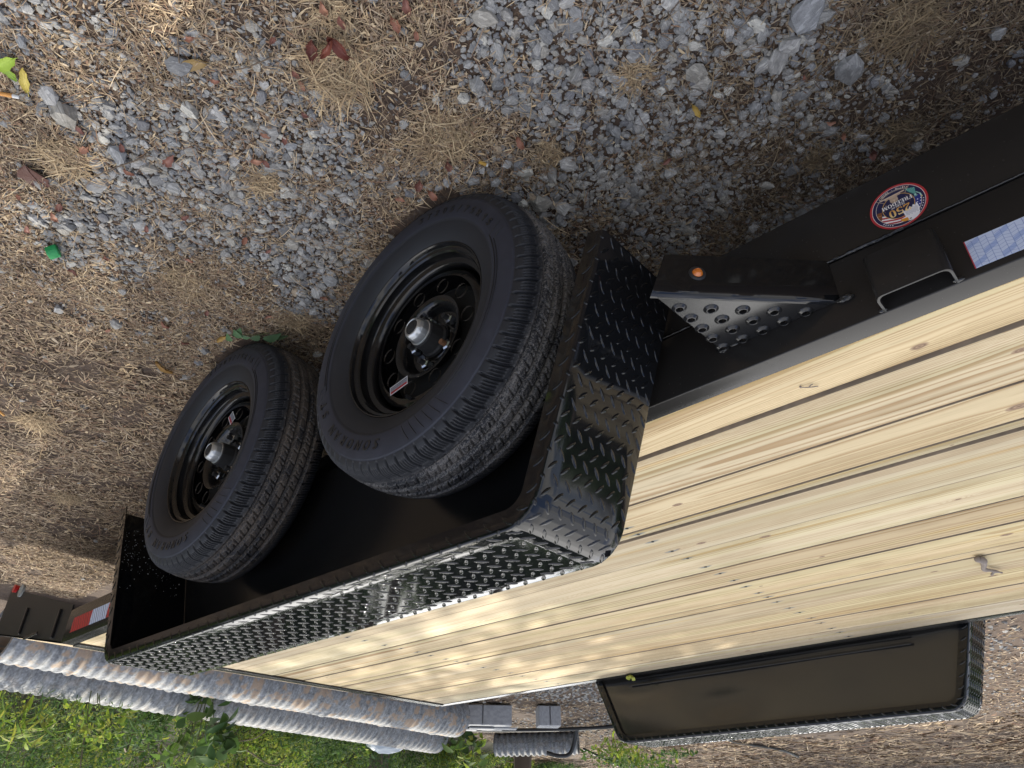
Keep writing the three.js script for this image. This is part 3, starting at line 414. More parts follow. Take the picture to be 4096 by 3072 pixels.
function fender(name, mirrored, seed) {
  const f = sub(name, trailer), fix = (g) => mirrored ? mirrorX(g) : g, r = 0.007, t = 0.003, sec = [];
  sec.push([FI, -LIP], [FI, -0.02], [FI, -r]); for (const a of [0.3, 0.6, 0.85]) sec.push([FI + r - r * Math.cos(a * 1.5708), -r + r * Math.sin(a * 1.5708)]);
  for (let k = 0; k <= 6; k++) sec.push([lerp(FI + r, FX - r, k / 6), 0]);
  for (const a of [0.15, 0.4, 0.7]) sec.push([FX - r + r * Math.sin(a * 1.5708), -r + r * Math.cos(a * 1.5708)]); sec.push([FX, -r], [FX, -0.02], [FX, -LIP]);
  const inner = [[FX - t, -LIP], [FX - t, -0.01], [FX - 0.01, -t], [FI + 0.01, -t], [FI + t, -0.01], [FI + t, -LIP]], loop = [...sec, ...inner, sec[0]];
  const body = grid(FPATH.length - 1, loop.length - 1, (i, j) => { const p = FPATH[i], [x, n] = loop[j]; return [x, p.y + p.ny * n, p.z + p.nz * n]; });
  const cap = (p) => { const sh = new THREE.Shape(loop.slice(0, -1).map(([a, b]) => new THREE.Vector2(a, b))), g = new THREE.ShapeGeometry(sh), q = g.attributes.position; for (let i = 0; i < q.count; i++) { const x = q.getX(i), n = q.getY(i); q.setXYZ(i, x, p.y + p.ny * n, p.z + p.nz * n); } g.computeVertexNormals(); return g; };
  part('plate', fix(crease(merge(body, cap(FPATH[0]), cap(FPATH[FPATH.length - 1])), 0.55)), M.gloss, f);
  // inner panel, set back behind the inner lip; thin sheet steel that buckles a little
  const poly = FPATH.map((p) => [p.z - p.nz * 0.004, p.y - p.ny * 0.004]), bot = 0.40;
  const zc = -0.44, cols = 90, rows = 22;
  const spanAt = (y) => { const k = (y - 0.362) / (FY - 0.362); return [lerp(-1.378, -1.181, clamp(k)) + 0.012, lerp(0.484, 0.313, clamp(k)) - 0.012]; };
  const panel = grid(cols, rows, (i, j) => { const y = lerp(bot, FY - 0.008, j / rows), [a, b] = spanAt(y), z = lerp(a, b, i / cols), edge = sstep(0, 0.12, Math.min(i / cols, 1 - i / cols) * 2) * sstep(0, 0.35, 1 - j / rows); const buck = (mirrored ? 0.028 : 0.010) * (fbm(z * 1.9 + seed, y * 2.4, seed, 2) - 0.5) + (mirrored ? 0.014 : 0.004) * Math.exp(-(((z + 0.62) / 0.16) ** 2) - (((y - 0.76) / 0.10) ** 2)); return [FI + 0.012 + (mirrored ? -1 : 0) * 0 + buck * edge, y, z]; });
  part('inner_panel', fix(panel), mirrored ? M.panel : M.satin, f, mirrored ? 'thin black inner sheet of the fender with wavy reflections' : undefined);
  part('mount_strip', fix(merge(box(0.006, 0.009, 1.3, FI + 0.006 - 0.010, H + 0.034, -0.45, 0.0015), box(0.005, 0.005, 1.3, FI - 0.004, H + 0.008, -0.45))), M.satin, f);
  const all = [], L = FPATH[FPATH.length - 1].s, px = 0.0308, ps = 0.0430;
  const put = (c, s, ang) => {
    if (s < 0.006 || s > L - 0.006) return; let x, n, nx, k;   // unrolled across: lip - top - lip
    const a = FX - 0.006, b = FI + 0.006;
    if (c > a + 0.010) { x = FX; n = -(c - a - 0.005); k = 1; } else if (c > a) { x = FX - 0.0022; n = -0.0022; k = 0.5; } else if (c < b - 0.010) { x = FI; n = -(b - 0.005 - c); k = -1; } else if (c < b + 0.005) return;  else { x = c; n = 0; k = 0; }
    if (n < -LIP + 0.006) return;
    const p = pathAt(s), q = k * Math.PI / 2, N = V(Math.sin(q), p.ny * Math.cos(q), p.nz * Math.cos(q)), T = V(0, p.ty, p.tz), C = V().crossVectors(T, N).normalize().multiplyScalar(-1);
    const X = C.clone().multiplyScalar(Math.cos(ang)).addScaledVector(T, Math.sin(ang)).normalize(), Z = V().crossVectors(X, N);
    const m = new THREE.Matrix4().makeBasis(X, N, Z).scale(k === 0.5 ? V(0.45, 0.9, 0.8) : V(1, 1, 1)).setPosition(x, p.y + p.ny * n, p.z + p.nz * n); if (mirrored) m.premultiply(new THREE.Matrix4().makeTranslation(2 * XC, 0, 0).multiply(new THREE.Matrix4().makeScale(-1, 1, 1)));
    all.push(m);
  };
  for (let j = 0; j * ps < L; j++) for (let i = -3; i < 11; i++) { const c = FI + 0.014 + i * px; put(c, 0.012 + j * ps, Math.PI / 4); put(c + px / 2, 0.012 + (j + 0.5) * ps, -Math.PI / 4); }
  const at = (m) => V().setFromMatrixPosition(m).distanceTo(camera.position); all.sort((a, b) => at(a) - at(b));
  const single = mirrored ? [] : all.slice(0, 300), rest = mirrored ? all : all.slice(300);
  for (const m of single) { const q = part('raised_lug', lugGeo, M.gloss, f); m.decompose(q.position, q.quaternion, q.scale); }
  stuff('raised_lugs', lugGeo, M.gloss, rest.map((m) => ({ m })), f);
  return f;
}
const nearFender = fender('fender', false, 3); nearFender.userData.label = 'near diamond plate fender standing over the two wheels';
const farFender = fender('fender', true, 8); farFender.userData.label = 'far diamond plate fender across the deck';
{ const r = rng(61), l = []; for (let i = 0; i < 420; i++) { const k = 0.06 + 0.94 * r(), p = { z: lerp(-1.372, -1.195, k), y: lerp(0.385, 0.83, k) }; l.push({ m: M4(V(lerp(FI + 0.02, FX - 0.02, r() ** 0.8), p.y - 0.0016, p.z + 0.0042), qe(0, 0, 0), V(1, 1, 1).multiplyScalar(0.0006 + 0.0014 * r() ** 3)) }); }
  stuff('water_drops', new THREE.SphereGeometry(1, 8, 6), phys({ color: lin(0.4, 0.42, 0.44), roughness: 0.1 }), l, nearFender); }

// wheels
const font = await new FontLoader().loadAsync('fonts/droid/droid_sans_bold.typeface.json');
const TX = -0.0775;
const tyreProfile = (() => {   // [x, r] from outer bead round to inner bead
  const half = [[-0.001, 0.2055], [0.004, 0.209], [0.010, 0.218], [0.0145, 0.228], [0.0175, 0.238], [0.0188, 0.246], [0.0190, 0.2492], [0.0208, 0.2506], [0.0220, 0.256], [0.0224, 0.264], [0.0220, 0.273], [0.0208, 0.283], [0.0190, 0.292], [0.0168, 0.2995], [0.0158, 0.3018], [0.0140, 0.3026], [0.0142, 0.3044], [0.0128, 0.3075]];
  const flank = [], N = 14; for (let i = 1; i <= N; i++) { const t = i / N; flank.push([lerp(0.0128, -0.010, t ** 1.25), lerp(0.3075, 0.3308, Math.sin(t * 1.45) / Math.sin(1.45))]); }
  const crown = [], C = 70; for (let i = 1; i < C; i++) { const x = lerp(-0.010, -0.145, i / C), k = (x - TX) / 0.0675; crown.push([x, 0.3308 + 0.0092 * (1 - k * k)]); }
  const front = [...half, ...flank], back = front.map(([x, r]) => [2 * TX - x, r]).reverse();
  return [...front, ...crown, ...back];
})();
const tyreGeo = (() => {
  const U = 1360, R = 0.34, circ = 2 * Math.PI * R, P = circ / 72, prof = tyreProfile;
  const w = prof.map(([x, r]) => Math.sign(x - TX) * 0); let acc = 0; const arc = prof.map(([x, r], i) => { if (i) acc += Math.hypot(x - prof[i - 1][0], r - prof[i - 1][1]); return acc; }); const mid = acc / 2;
  const cut = (d, width, depth) => depth * (1 - sstep(width * 0.35, width * 0.75, Math.abs(d)));
  const per = (c, p) => { const m = ((c % p) + p) % p; return m > p / 2 ? m - p : m; };
  const depth = (c, l) => {   // l: across the tread from the middle, + outside
    const al = Math.abs(l); let d = 0; if (al > 0.112) return 0;
    const sg = Math.sign(l) || 1;
    for (const g of [0.0135, 0.0415]) d = Math.max(d, cut(al - g, 0.0075, 0.0075));
    if (al > 0.047) { const q = (al - 0.047) / 0.055, bend = sg * 0.014 * (1 - q) ** 2; const in1 = sstep(0.050, 0.053, al) * (1 - sstep(0.098, 0.104, al)), in2 = sstep(0.058, 0.060, al) * (1 - sstep(0.084, 0.090, al)); d = Math.max(d, in1 * cut(per(c + bend, P), 0.0042, 0.006)); for (const o of [0.27, 0.5, 0.73]) d = Math.max(d, in2 * cut(per(c + bend + o * P, P), 0.0026, 0.004)); d = Math.max(d, cut(al - 0.0595, 0.0016, 0.0012)); }
    else if (al < 0.011) { d = Math.max(d, cut(per(c + l * 0.5, P), 0.0026, 0.004)); }
    else { d = Math.max(d, cut(per(c + sg * 0.45 * (al - 0.027), P / 1.0), 0.0030, 0.0055), (1 - sstep(0.026, 0.028, al)) * cut(per(c + P / 2 + sg * 0.8 * (al - 0.02), P), 0.0026, 0.005)); }
    return d;
  };
  const nrm = prof.map((p, i) => { const a = prof[Math.max(0, i - 1)], b = prof[Math.min(prof.length - 1, i + 1)], l = Math.hypot(b[0] - a[0], b[1] - a[1]); return [(b[1] - a[1]) / l, -(b[0] - a[0]) / l]; });
  return grid(U, prof.length - 1, (i, j) => { const th = i / U * 2 * Math.PI, [x, r] = prof[j], l = mid - arc[j], d = depth(th * R, l), X = x - nrm[j][0] * d, rr = r - nrm[j][1] * d; return [X, rr * Math.sin(th), rr * Math.cos(th)]; }, true, (i, j) => [i / U, j / (prof.length - 1)]);
})();
const tyreMat = (seed, mud) => std({ roughness: 0.62, map: dataTex(2048, 420, (x, y) => {
  const v = y / 420, c = 0.126 + 0.022 * (fbm(x / 60, y / 18, seed, 3) - 0.5), tread = sstep(0.27, 0.33, v + 0.03 * (fbm(x / 30, 3, seed, 3) - 0.5)) * (1 - sstep(0.72, 0.78, v));
  const grain = noise(x / 1.3, y / 1.1, seed), patch = fbm(x / 46, y / 30, seed + 2, 4), k = tread * sstep(0.52, 0.70, 0.61 * patch + 0.62 * grain + 0.10 * noise(x / 3.1, y / 2.3, seed + 8) - 0.03) * (0.5 + 0.5 * grain), light = sstep(0.9, 0.97, noise(x / 1.7 + 40, y / 1.5, seed + 5)) * tread;
  const side = sstep(0.06, 0.1, v) * (1 - sstep(0.16, 0.26, v)) * 0.025 * sstep(0.5, 0.7, fbm(x / 30, y / 9, 12, 4));
  const band = sstep(0.052, 0.056, v) * (1 - sstep(0.118, 0.122, v)) * 0.04;
  const D = mud ? [0.46, 0.41, 0.36] : [0.56, 0.54, 0.52];
  return [c + band, (c + band) * 1.06, (c + band * 1.25) * 1.24].map((q, i) => lerp(q + side, D[i], clamp(k * 0.9)) + 0.3 * light * (1 - k));
}, true) });
const rimGeo = crease(latheX([[-0.010, 0.2035], [-0.003, 0.2075], [0.000, 0.2078], [0.0025, 0.2062], [0.0022, 0.2038], [-0.001, 0.2022], [-0.008, 0.2010], [-0.0105, 0.1985], [-0.012, 0.1935], [-0.016, 0.1905], [-0.030, 0.1893], [-0.034, 0.1875], [-0.036, 0.1835], [-0.038, 0.1775], [-0.0425, 0.1745], [-0.056, 0.1725], [-0.075, 0.1708], [-0.14, 0.1700], [-0.155, 0.19], [-0.158, 0.206]], 128), 0.5);
const discGeo = (() => {
  const outer = latheX([[-0.080, 0.1712], [-0.066, 0.1708], [-0.055, 0.1685], [-0.0470, 0.1640], [-0.0430, 0.1575], [-0.0415, 0.1505], [-0.0415, 0.1475]], 128);
  const inn = latheX([[-0.0415, 0.0985], [-0.0425, 0.0930], [-0.0450, 0.0880], [-0.0500, 0.0835], [-0.0600, 0.0800], [-0.0690, 0.0775], [-0.0735, 0.0745], [-0.075, 0.0700], [-0.075, 0.0440], [-0.073, 0.0420], [-0.069, 0.0412], [-0.069, 0.0395], [-0.080, 0.0395]], 128);
  const s = new THREE.Shape(); s.absarc(0, 0, 0.1476, 0, 6.2832, false); const hole = new THREE.Path(); hole.absarc(0, 0, 0.0984, 0, 6.2832, true); s.holes.push(hole);
  for (let k = 0; k < 10; k++) { const a = (1.5 + 36 * k) * Math.PI / 180, h = new THREE.Path(); h.absarc(0.123 * Math.cos(a), 0.123 * Math.sin(a), 0.0172, 0, 6.2832, true); s.holes.push(h); }
  const ring = new THREE.ExtrudeGeometry(s, { depth: 0.0035, bevelEnabled: false, curveSegments: 48 }).applyMatrix4(new THREE.Matrix4().makeBasis(V(0, 0, 1), V(0, 1, 0), V(-1, 0, 0))).translate(-0.0415, 0, 0);   // shape (x, y) -> (z, y), thickness along x
  return [crease(ring, 0.5), crease(merge(outer, inn), 0.5)];
})();
const hubGeo = crease(latheX([[-0.080, 0.0385], [-0.064, 0.0380], [-0.060, 0.0345], [-0.050, 0.0330], [-0.030, 0.0325], [-0.0285, 0.031], [-0.0285, 0.02]], 64), 0.5);
const capGeo = crease(latheX([[-0.0290, 0.0285], [-0.0275, 0.0300], [-0.0255, 0.0300], [-0.0245, 0.0282], [-0.022, 0.0275], [-0.010, 0.0265], [-0.004, 0.0245], [0.000, 0.0210], [0.001, 0.0185], [-0.001, 0.0170], [-0.004, 0.0168]], 64), 0.45);
const plugGeo = crease(latheX([[-0.004, 0.0168], [0.000, 0.0165], [0.0015, 0.0150], [0.0012, 0.0095], [0.0022, 0.0085], [0.0026, 0.0001]], 48), 0.5);
const nutGeo = (() => { const h = new THREE.CylinderGeometry(0.0124, 0.0124, 0.014, 6, 1), top = new THREE.CylinderGeometry(0.0090, 0.0122, 0.003, 6, 1).translate(0, 0.0085, 0), cone = new THREE.CylinderGeometry(0.0095, 0.007, 0.006, 24).translate(0, -0.0085, 0); return crease(merge(h, top, cone), 0.3).rotateZ(-Math.PI / 2); })();
const studGeo = new THREE.CylinderGeometry(0.0060, 0.0064, 0.016, 16).rotateZ(-Math.PI / 2);
const drumGeo = crease(latheX([[-0.082, 0.0], [-0.082, 0.135], [-0.090, 0.148], [-0.135, 0.150], [-0.140, 0.145], [-0.15, 0.16], [-0.152, 0.0]], 48), 0.5);
const dustMap = dataTex(256, 256, (() => { const r = rng(5), a = new Float32Array(65536); for (let i = 0; i < 1100; i++) a[Math.floor(r() * 65536)] = 0.3 + 0.7 * r(); return (x, y) => 0.20 + 0.08 * fbm(x / 40, y / 40, 2, 3) + 0.50 * a[y * 256 + x]; })(), true);
M.disc = phys({ color: lin(1, 0.88, 0.76), map: dustMap, roughness: 0.2, specularIntensity: 0.6 });
function uvPlanar(g, s) { const p = g.attributes.position, uv = g.attributes.uv; for (let i = 0; i < p.count; i++) uv.setXY(i, p.getZ(i) * s, p.getY(i) * s); return g; }
discGeo.forEach((g) => uvPlanar(g, 2.2));
const letterGeo = (ch, size) => new TextGeometry(ch, { font, size, depth: 0.0018, curveSegments: 3, bevelEnabled: false });
function makeWheel(first) {
  const wheel = sub('wheel', trailer);
  part('tyre', tyreGeo, tyreMat(first ? 2 : 6, !first), wheel);
  part('rim', rimGeo, M.rim, wheel); part('wheel_disc', discGeo[0], M.disc, wheel, 'dusty black disc pierced by a ring of round holes'); part('disc_centre', discGeo[1], M.rim, wheel); part('brake_drum', drumGeo, M.drum, wheel);
  part('hub', hubGeo, M.dark, wheel); part('dust_cap', capGeo, M.zinc, wheel, 'grey zinc hub cap'); part('cap_plug', plugGeo, M.dark, wheel);
  for (let k = 0; k < 5; k++) { const a = (first ? 38 : 56) * Math.PI / 180 + k * 2 * Math.PI / 5, y = 0.0575 * Math.sin(a), z = 0.0575 * Math.cos(a); const n = part('lug_nut', nutGeo, M.nut, wheel); n.position.set(-0.0655, y, z); n.rotation.x = a * 1.7 + k; part('wheel_stud', studGeo, k === 0 && first ? M.rust : M.dark, wheel).position.set(-0.0515, y, z); }
  // raised lettering and band ornament on the sidewall
  const turn = first ? 0 : -20 * Math.PI / 180, text = (str, a0, a1, size, rad, lean) => [...str].forEach((ch, i) => { if (ch === ' ') return; const a = lerp(a0, a1, i / (str.length - 1)) * Math.PI / 180 + turn, g = letterGeo(ch, size); g.computeBoundingBox(); g.translate(-(g.boundingBox.min.x + g.boundingBox.max.x) / 2, -size / 2, 0); g.applyMatrix4(new THREE.Matrix4().set(1.12, lean, 0, 0, 0, 1, 0, 0, 0, 0, 1, 0, 0, 0, 0, 1)); const U = V(0, Math.sin(a), Math.cos(a)), N = V(1, 0.0, 0), Rt = V().crossVectors(U, N); g.applyMatrix4(new THREE.Matrix4().makeBasis(Rt, U, N).setPosition(0.0216, rad * Math.sin(a), rad * Math.cos(a))); part('sidewall_letter', g, M.letter, wheel); });
  text('SONORAN ST', 100, 158, 0.021, 0.2745, 0.22); text('ST205/75R15', -84, -27.5, 0.0165, 0.2745, 0);
  const arc = (r, a0, a1, w = 0.0011) => { const g = latheX([[0.0195, r - w], [0.0232, r - w * 0.6], [0.0232, r + w * 0.6], [0.0195, r + w]], 1), n = 60; return grid(n, 3, (i, j) => { const a = lerp(a0, a1, i / n) * Math.PI / 180 + turn, [x, q] = [[0.0185, r - w], [0.0236, r - w * 0.6], [0.0236, r + w * 0.6], [0.0185, r + w]][j]; return [x - (r > 0.272 ? 0.0012 : 0), q * Math.sin(a), q * Math.cos(a)]; }); };
  const bar = (a0, r0, a1, r1, w = 0.0012) => { const A = a0 * Math.PI / 180 + turn, B = a1 * Math.PI / 180 + turn; return tube([[0.0215, r0 * Math.sin(A), r0 * Math.cos(A)], [0.0220, (r0 + r1) / 2 * Math.sin((A + B) / 2), (r0 + r1) / 2 * Math.cos((A + B) / 2)], [0.0185, r1 * Math.sin(B), r1 * Math.cos(B)]], w, 8, 6); };
  const band = [arc(0.2605, -20, 62), arc(0.2665, -16, 60), bar(-20, 0.2605, -23, 0.293), bar(-16, 0.2665, -18.5, 0.293), arc(0.2605, 166, 245), arc(0.2665, 170, 243), bar(166, 0.2605, 162, 0.293), bar(170, 0.2665, 167, 0.293)];
  for (let k = 0; k < 6; k++) band.push(bar(64 + k * 4.2, 0.256, 60.5 + k * 4.2, 0.295, 0.0009));
  part('sidewall_band', merge(band), M.letter, wheel);
  part('valve_stem', tube([[-0.045, -0.01, 0.1], [-0.03, -0.012, 0.1]], 0.004, 4, 8).translate(0, 0.155, -0.135), M.rubber, wheel);
  return wheel;
}
M.letter = std({ color: lin(0.012, 0.0125, 0.014), roughness: 0.5 });
const wheelA = makeWheel(true); wheelA.position.set(0, RY, 0); wheelA.userData.label = 'front wheel of the tandem pair';
const wheelB = makeWheel(false); wheelB.position.set(0, RY, AXLE2); wheelB.userData.label = 'rear wheel of the tandem pair with mud on its tread';
const labelTex = canvasTex(256, 96, (c, w, h) => { c.fillStyle = '#cfd0d4'; c.fillRect(0, 0, w, h); c.fillStyle = '#15161a'; c.fillRect(10, 10, w - 20, h - 20); c.fillStyle = '#8d939e'; c.fillRect(16, 16, w - 32, h - 52); const r = rng(71); c.fillStyle = '#3c4048'; for (let i = 0; i < 130; i++) c.fillRect(20 + r() * (w - 50), 18 + Math.floor(r() * 5) * 7, 4 + r() * 9, 3); c.fillStyle = '#b2202c'; c.fillRect(10, h - 34, w - 20, 24); c.fillStyle = '#5d0d14'; for (let i = 0; i < 26; i++) c.fillRect(20 + r() * (w - 46), h - 28, 5, 12); }, true, false);
{
  const put = (wheel, z, y, long, wide, X) => { const m = part('warning_label', new THREE.BoxGeometry(long, wide, 0.0007), std({ map: labelTex, roughness: 0.4 }), wheel, 'small white bordered warning label with a red strip'); m.position.set(-0.0405, y, z); X.normalize(); const Z = V(1, 0, 0); m.quaternion.setFromRotationMatrix(new THREE.Matrix4().makeBasis(X, V().crossVectors(Z, X), Z)); };
  put(wheelA, -0.0755, 0.0965, 0.056, 0.021, V(0, -0.15, 0.99)); put(wheelB, 0.006, -0.116, 0.040, 0.025, V(0, 0.8, 0.6));
}
for (const z of [0, AXLE2]) part('axle', new THREE.CylinderGeometry(0.03, 0.03, 2.3, 24).rotateZ(Math.PI / 2).translate(XC, RY, z), M.dark, trailer);
for (const z of [0, AXLE2]) part('leaf_spring', merge([0, 1, 2].map((k) => tube([[XR - 0.03, RY + 0.045 + 0.012 * k, z - 0.33 + 0.07 * k], [XR - 0.03, RY + 0.03 + 0.011 * k, z], [XR - 0.03, RY + 0.045 + 0.012 * k, z + 0.33 - 0.07 * k]], 0.011, 20, 6))), M.dark, trailer);
part('spring_hanger', merge([0.36, -0.42, -1.2].map((z) => box(0.06, 0.12, 0.08, XR - 0.03, YB + 0.06, z, 0.008))), M.dark, trailer);

// ───────────────────────── pipes, blocks and hose behind the trailer ─────────────────────────
function zincTex(seed, rustAmt) {
  return dataTex(1024, 512, (x, y) => {
    const a = fbm(x / 26, y / 16, seed, 5), sp = noise(x / 7, y / 5, seed + 3), streak = fbm(x / 9, y / 140, seed + 7, 4), b = 0.50 + 0.20 * (a - 0.5) + 0.16 * (sp - 0.5) + 0.16 * (streak - 0.5), ru = rustAmt * sstep(0.50, 0.70, fbm(x / 44 + 9, y / 22, seed + 11, 5)), wh = 0.5 * sstep(0.55, 0.72, fbm(x / 15, y / 60, seed + 5, 4));
    let c = [b * 0.98, b * 1.0, b * 1.02]; c = c.map((q, k) => lerp(q, [0.68, 0.68, 0.67][k], wh * 0.5)); return c.map((q, k) => lerp(q, [0.66, 0.55, 0.44][k], ru * 0.8));
  }, true);
}
function culvert(label, A, B, R, pitch, amp, seams, tex, rough = 0.75) {
  const a = V(...A), b = V(...B), L = a.distanceTo(b), n = Math.round(L / pitch * 8), g = grid(n, 56, (i, j) => {
    const s = i / n * L, th = j / 56 * 6.2832, hel = s + 0.06 * th / 6.28; let r = R + amp * Math.cos(hel / pitch * 6.2832); if (seams) { const m = hel % seams; r += 0.006 * Math.exp(-(((m - seams / 2) / 0.008) ** 2)); }
    return [s, r * Math.sin(th), r * Math.cos(th)];
  }, false, (i, j) => [i / n * L / 1.3, j / 56]);
  const inside = new THREE.CylinderGeometry(R - 0.02, R - 0.02, L - 0.002, 40, 1, true).rotateZ(Math.PI / 2).translate(L / 2, 0, 0), lip = [0, L].map((s) => new THREE.RingGeometry(R - 0.02, R + amp * 0.6, 48).rotateY(Math.PI / 2).translate(s, 0, 0));
  const t = thing('culvert_pipe', label, 'culvert pipe', A); t.quaternion.setFromUnitVectors(V(1, 0, 0), b.clone().sub(a).normalize());
  part('corrugated_wall', g, std({ map: tex, roughness: rough, metalness: 0.08, bumpMap: tex, bumpScale: 0.0008 }), t); part('bore', merge(inside, ...lip), std({ map: tex, roughness: 0.7, metalness: 0.1 }), t);
}
const zincA = zincTex(3, 0.85), zincB = zincTex(8, 0.2);
culvert('rust-spotted corrugated metal culvert pipe lying right behind the trailer tail', [-4.75, 0.172, -4.70], [-0.50, 0.172, -4.19], 0.176, 0.070, 0.0042, 0.70, zincA);
culvert('long pale grey corrugated pipe behind the rust-spotted one, overhung by weeds', [-5.6, 0.172, -5.90], [-0.6, 0.172, -5.08], 0.178, 0.085, 0.0055, 0, zincB);
culvert('short white-grey corrugated pipe beyond the black hose', [-7.55, 0.13, -5.30], [-7.0, 0.13, -6.25], 0.135, 0.075, 0.010, 0, zincB);
{
  const conc = dataTex(256, 256, (x, y) => { const v = 0.60 + 0.14 * (fbm(x / 30, y / 30, 4, 4) - 0.5) + 0.07 * (noise(x / 2, y / 2, 3) - 0.5); return [v, v * 1.01, v * 1.03]; }, true), cm = std({ map: conc, roughness: 0.9, bumpMap: conc, bumpScale: 0.003 });
  const block = (label, x, z, w, turn, n) => { const t = thing('concrete_block', label, 'block', [x, 0, z]); t.rotation.y = turn; for (let i = 0; i < n; i++) part('face_panel', box(w / n - 0.012, 0.19, 0.03, -w / 2 + (i + 0.5) * w / n, 0.105, 0.1, 0.006), cm, t); part('core', box(w, 0.2, 0.19, 0, 0.1, -0.012, 0.008), cm, t); };
  block('long grey concrete block of two panels beside the open end of the rusty pipe', -5.2, -4.78, 0.62, 0.72, 2); block('small grey concrete block standing apart from the long one', -5.72, -4.30, 0.24, 0.72, 2);
  const r = rng(81), slab = thing('broken_slab', 'broken pale slabs and paper lying on the long concrete block', 'rubble', [-5.25, 0.2, -4.84]); for (let i = 0; i < 5; i++) part('slab_piece', box(0.16 + 0.1 * r(), 0.014, 0.12, -0.26 + i * 0.13, 0.009 + 0.004 * i, (r() - 0.5) * 0.06, 0.003).rotateY(0.6 + 0.3 * r()), cm, slab);
}
const hoseMat = std({ color: lin(0.02, 0.021, 0.023), roughness: 0.45 });
{
  const hose = (label, pts, r) => { const m = mesh('hose', tube(pts.map(([x, y, z]) => [x, groundY(x, z) + y, z]), r, 120, 10), hoseMat); tag(m, label, 'hose'); };
  hose('black hose stretched along the ground in front of the short pipe', [[-5.85, 0.05, -6.3], [-6.06, 0.05, -6.15], [-6.7, 0.06, -5.47], [-7.16, 0.04, -4.74], [-7.6, 0.02, -4.0], [-8.4, 0.02, -3.95], [-9.76, 0.02, -4.25], [-11.5, 0.02, -4.3], [-12.6, 0.02, -4.5]], 0.022);
  hose('thin black hose arching out of the weeds beyond the far fender', [[-9.0, 0.02, -6.3], [-9.7, 0.25, -6.1], [-10.4, 0.33, -6.15], [-11.0, 0.22, -6.3], [-11.9, 0.1, -6.7], [-13.0, 0.02, -7.1]], 0.017);
  hose('bent black pipe end hooked over the short corrugated pipe', [[-6.9, 0.30, -5.3], [-7.0, 0.33, -5.2], [-7.12, 0.30, -5.12], [-7.16, 0.12, -5.05], [-7.13, 0.03, -5.0]], 0.024);
}

// ───────────────────────── plants ─────────────────────────
function leafGeo(l, w, fold = 0.25) { return grid(4, 2, (i, j) => { const t = i / 4, s = Math.sin(Math.PI * Math.min(1, t * 0.95 + 0.03)) ** 0.8 * w * (1 - 0.35 * t); return [(j - 1) * s / 2 * 1, Math.abs(j - 1) * fold * s * 0.5 - 0.25 * l * t * t, t * l]; }); }
const leafMat = (r, g, b, tr = 0.45) => phys({ color: lin(r, g, b), roughness: 0.95, transmission: tr, thickness: 0, side: THREE.DoubleSide });
const leafMatW = phys({ color: 0xffffff, roughness: 1, specularIntensity: 0.4, transmission: 0.45, thickness: 0, side: THREE.DoubleSide });
const barkMat = std({ color: lin(0.10, 0.075, 0.055), roughness: 0.9 });
const stemMat = std({ color: lin(0.11, 0.12, 0.05), roughness: 0.8 });
function foliageList(r, n, cx, cy, cz, rx, ry, rz, sc, tones, clump = 9) {
  const cl = []; for (let i = 0; i < clump; i++) { const a = r() * 6.283, u = Math.acos(2 * r() - 1), q = 0.45 + 0.5 * r(); cl.push([Math.sin(u) * Math.cos(a) * q, Math.cos(u) * q, Math.sin(u) * Math.sin(a) * q, 0.25 + 0.3 * r()]); }
  const out = []; for (let i = 0; i < n; i++) { const c = cl[Math.floor(r() * cl.length)], a = r() * 6.283, u = Math.acos(2 * r() - 1), q = c[3] * r() ** 0.4; const t = tones[Math.floor(r() * tones.length)], b = 0.7 + 0.6 * r(), k = sc * (0.6 + 0.8 * r()); out.push({ m: M4(V(cx + rx * (c[0] + q * Math.sin(u) * Math.cos(a)), cy + ry * (c[1] + q * Math.cos(u)), cz + rz * (c[2] + q * Math.sin(u) * Math.sin(a))), qe((r() - 0.3) * 1.6, r() * 6.283, (r() - 0.5) * 1.6, 'YXZ'), V(k, k, k)), c: lin(t[0] * b, t[1] * b, t[2] * b) }); } return out;
}
const GREENS = [[0.075, 0.14, 0.035], [0.10, 0.17, 0.035], [0.055, 0.115, 0.035], [0.13, 0.20, 0.04], [0.085, 0.145, 0.055]], LIME = [[0.24, 0.32, 0.04], [0.18, 0.28, 0.04], [0.30, 0.32, 0.06]];
const leafA = leafGeo(0.06, 0.034), leafB = leafGeo(0.10, 0.018, 0.1), leafC = leafGeo(0.11, 0.085, 0.18);
function trunkGeo(h, r0, r, spread, n) { const gs = [tube([[0, -0.1, 0], [0.05 * spread, h * 0.4, 0.02], [-0.04, h * 0.75, 0.06], [0, h, 0]], r0, 24, 10, (t) => 1 - 0.75 * t)]; for (let i = 0; i < n; i++) { const a = r() * 6.283, y = h * (0.4 + 0.5 * r()), q = spread * (0.6 + 0.5 * r()); gs.push(tube([[0, y, 0], [Math.cos(a) * q * 0.5, y + 0.3 * spread, Math.sin(a) * q * 0.5], [Math.cos(a) * q, y + (0.4 + 0.4 * r()) * spread, Math.sin(a) * q]], r0 * 0.4, 14, 6, (t) => 1 - 0.8 * t)); } return merge(gs); }
function tree(label, x, z, h, crown, n, seed, sc = 2.2, clump = 26, tones = GREENS) {   // crown: [cx, cy, cz, rx, ry, rz] about the foot
  const r = rng(seed), t = thing('tree', label, 'tree', [x, 0, z]); part('trunk', trunkGeo(h, 0.14, r, Math.min(crown[3], crown[5]) * 0.8, 9), barkMat, t); stuff('crown', leafA, leafMatW, foliageList(r, n, ...crown, sc, tones, clump), t);
}
tree('tall leafy tree behind the pipes whose crown shades the trailer', -5.6, -6.9, 6.4, [0.9, 5.7, 3.2, 2.8, 1.8, 1.5], 34000, 901, 2.2, 80);
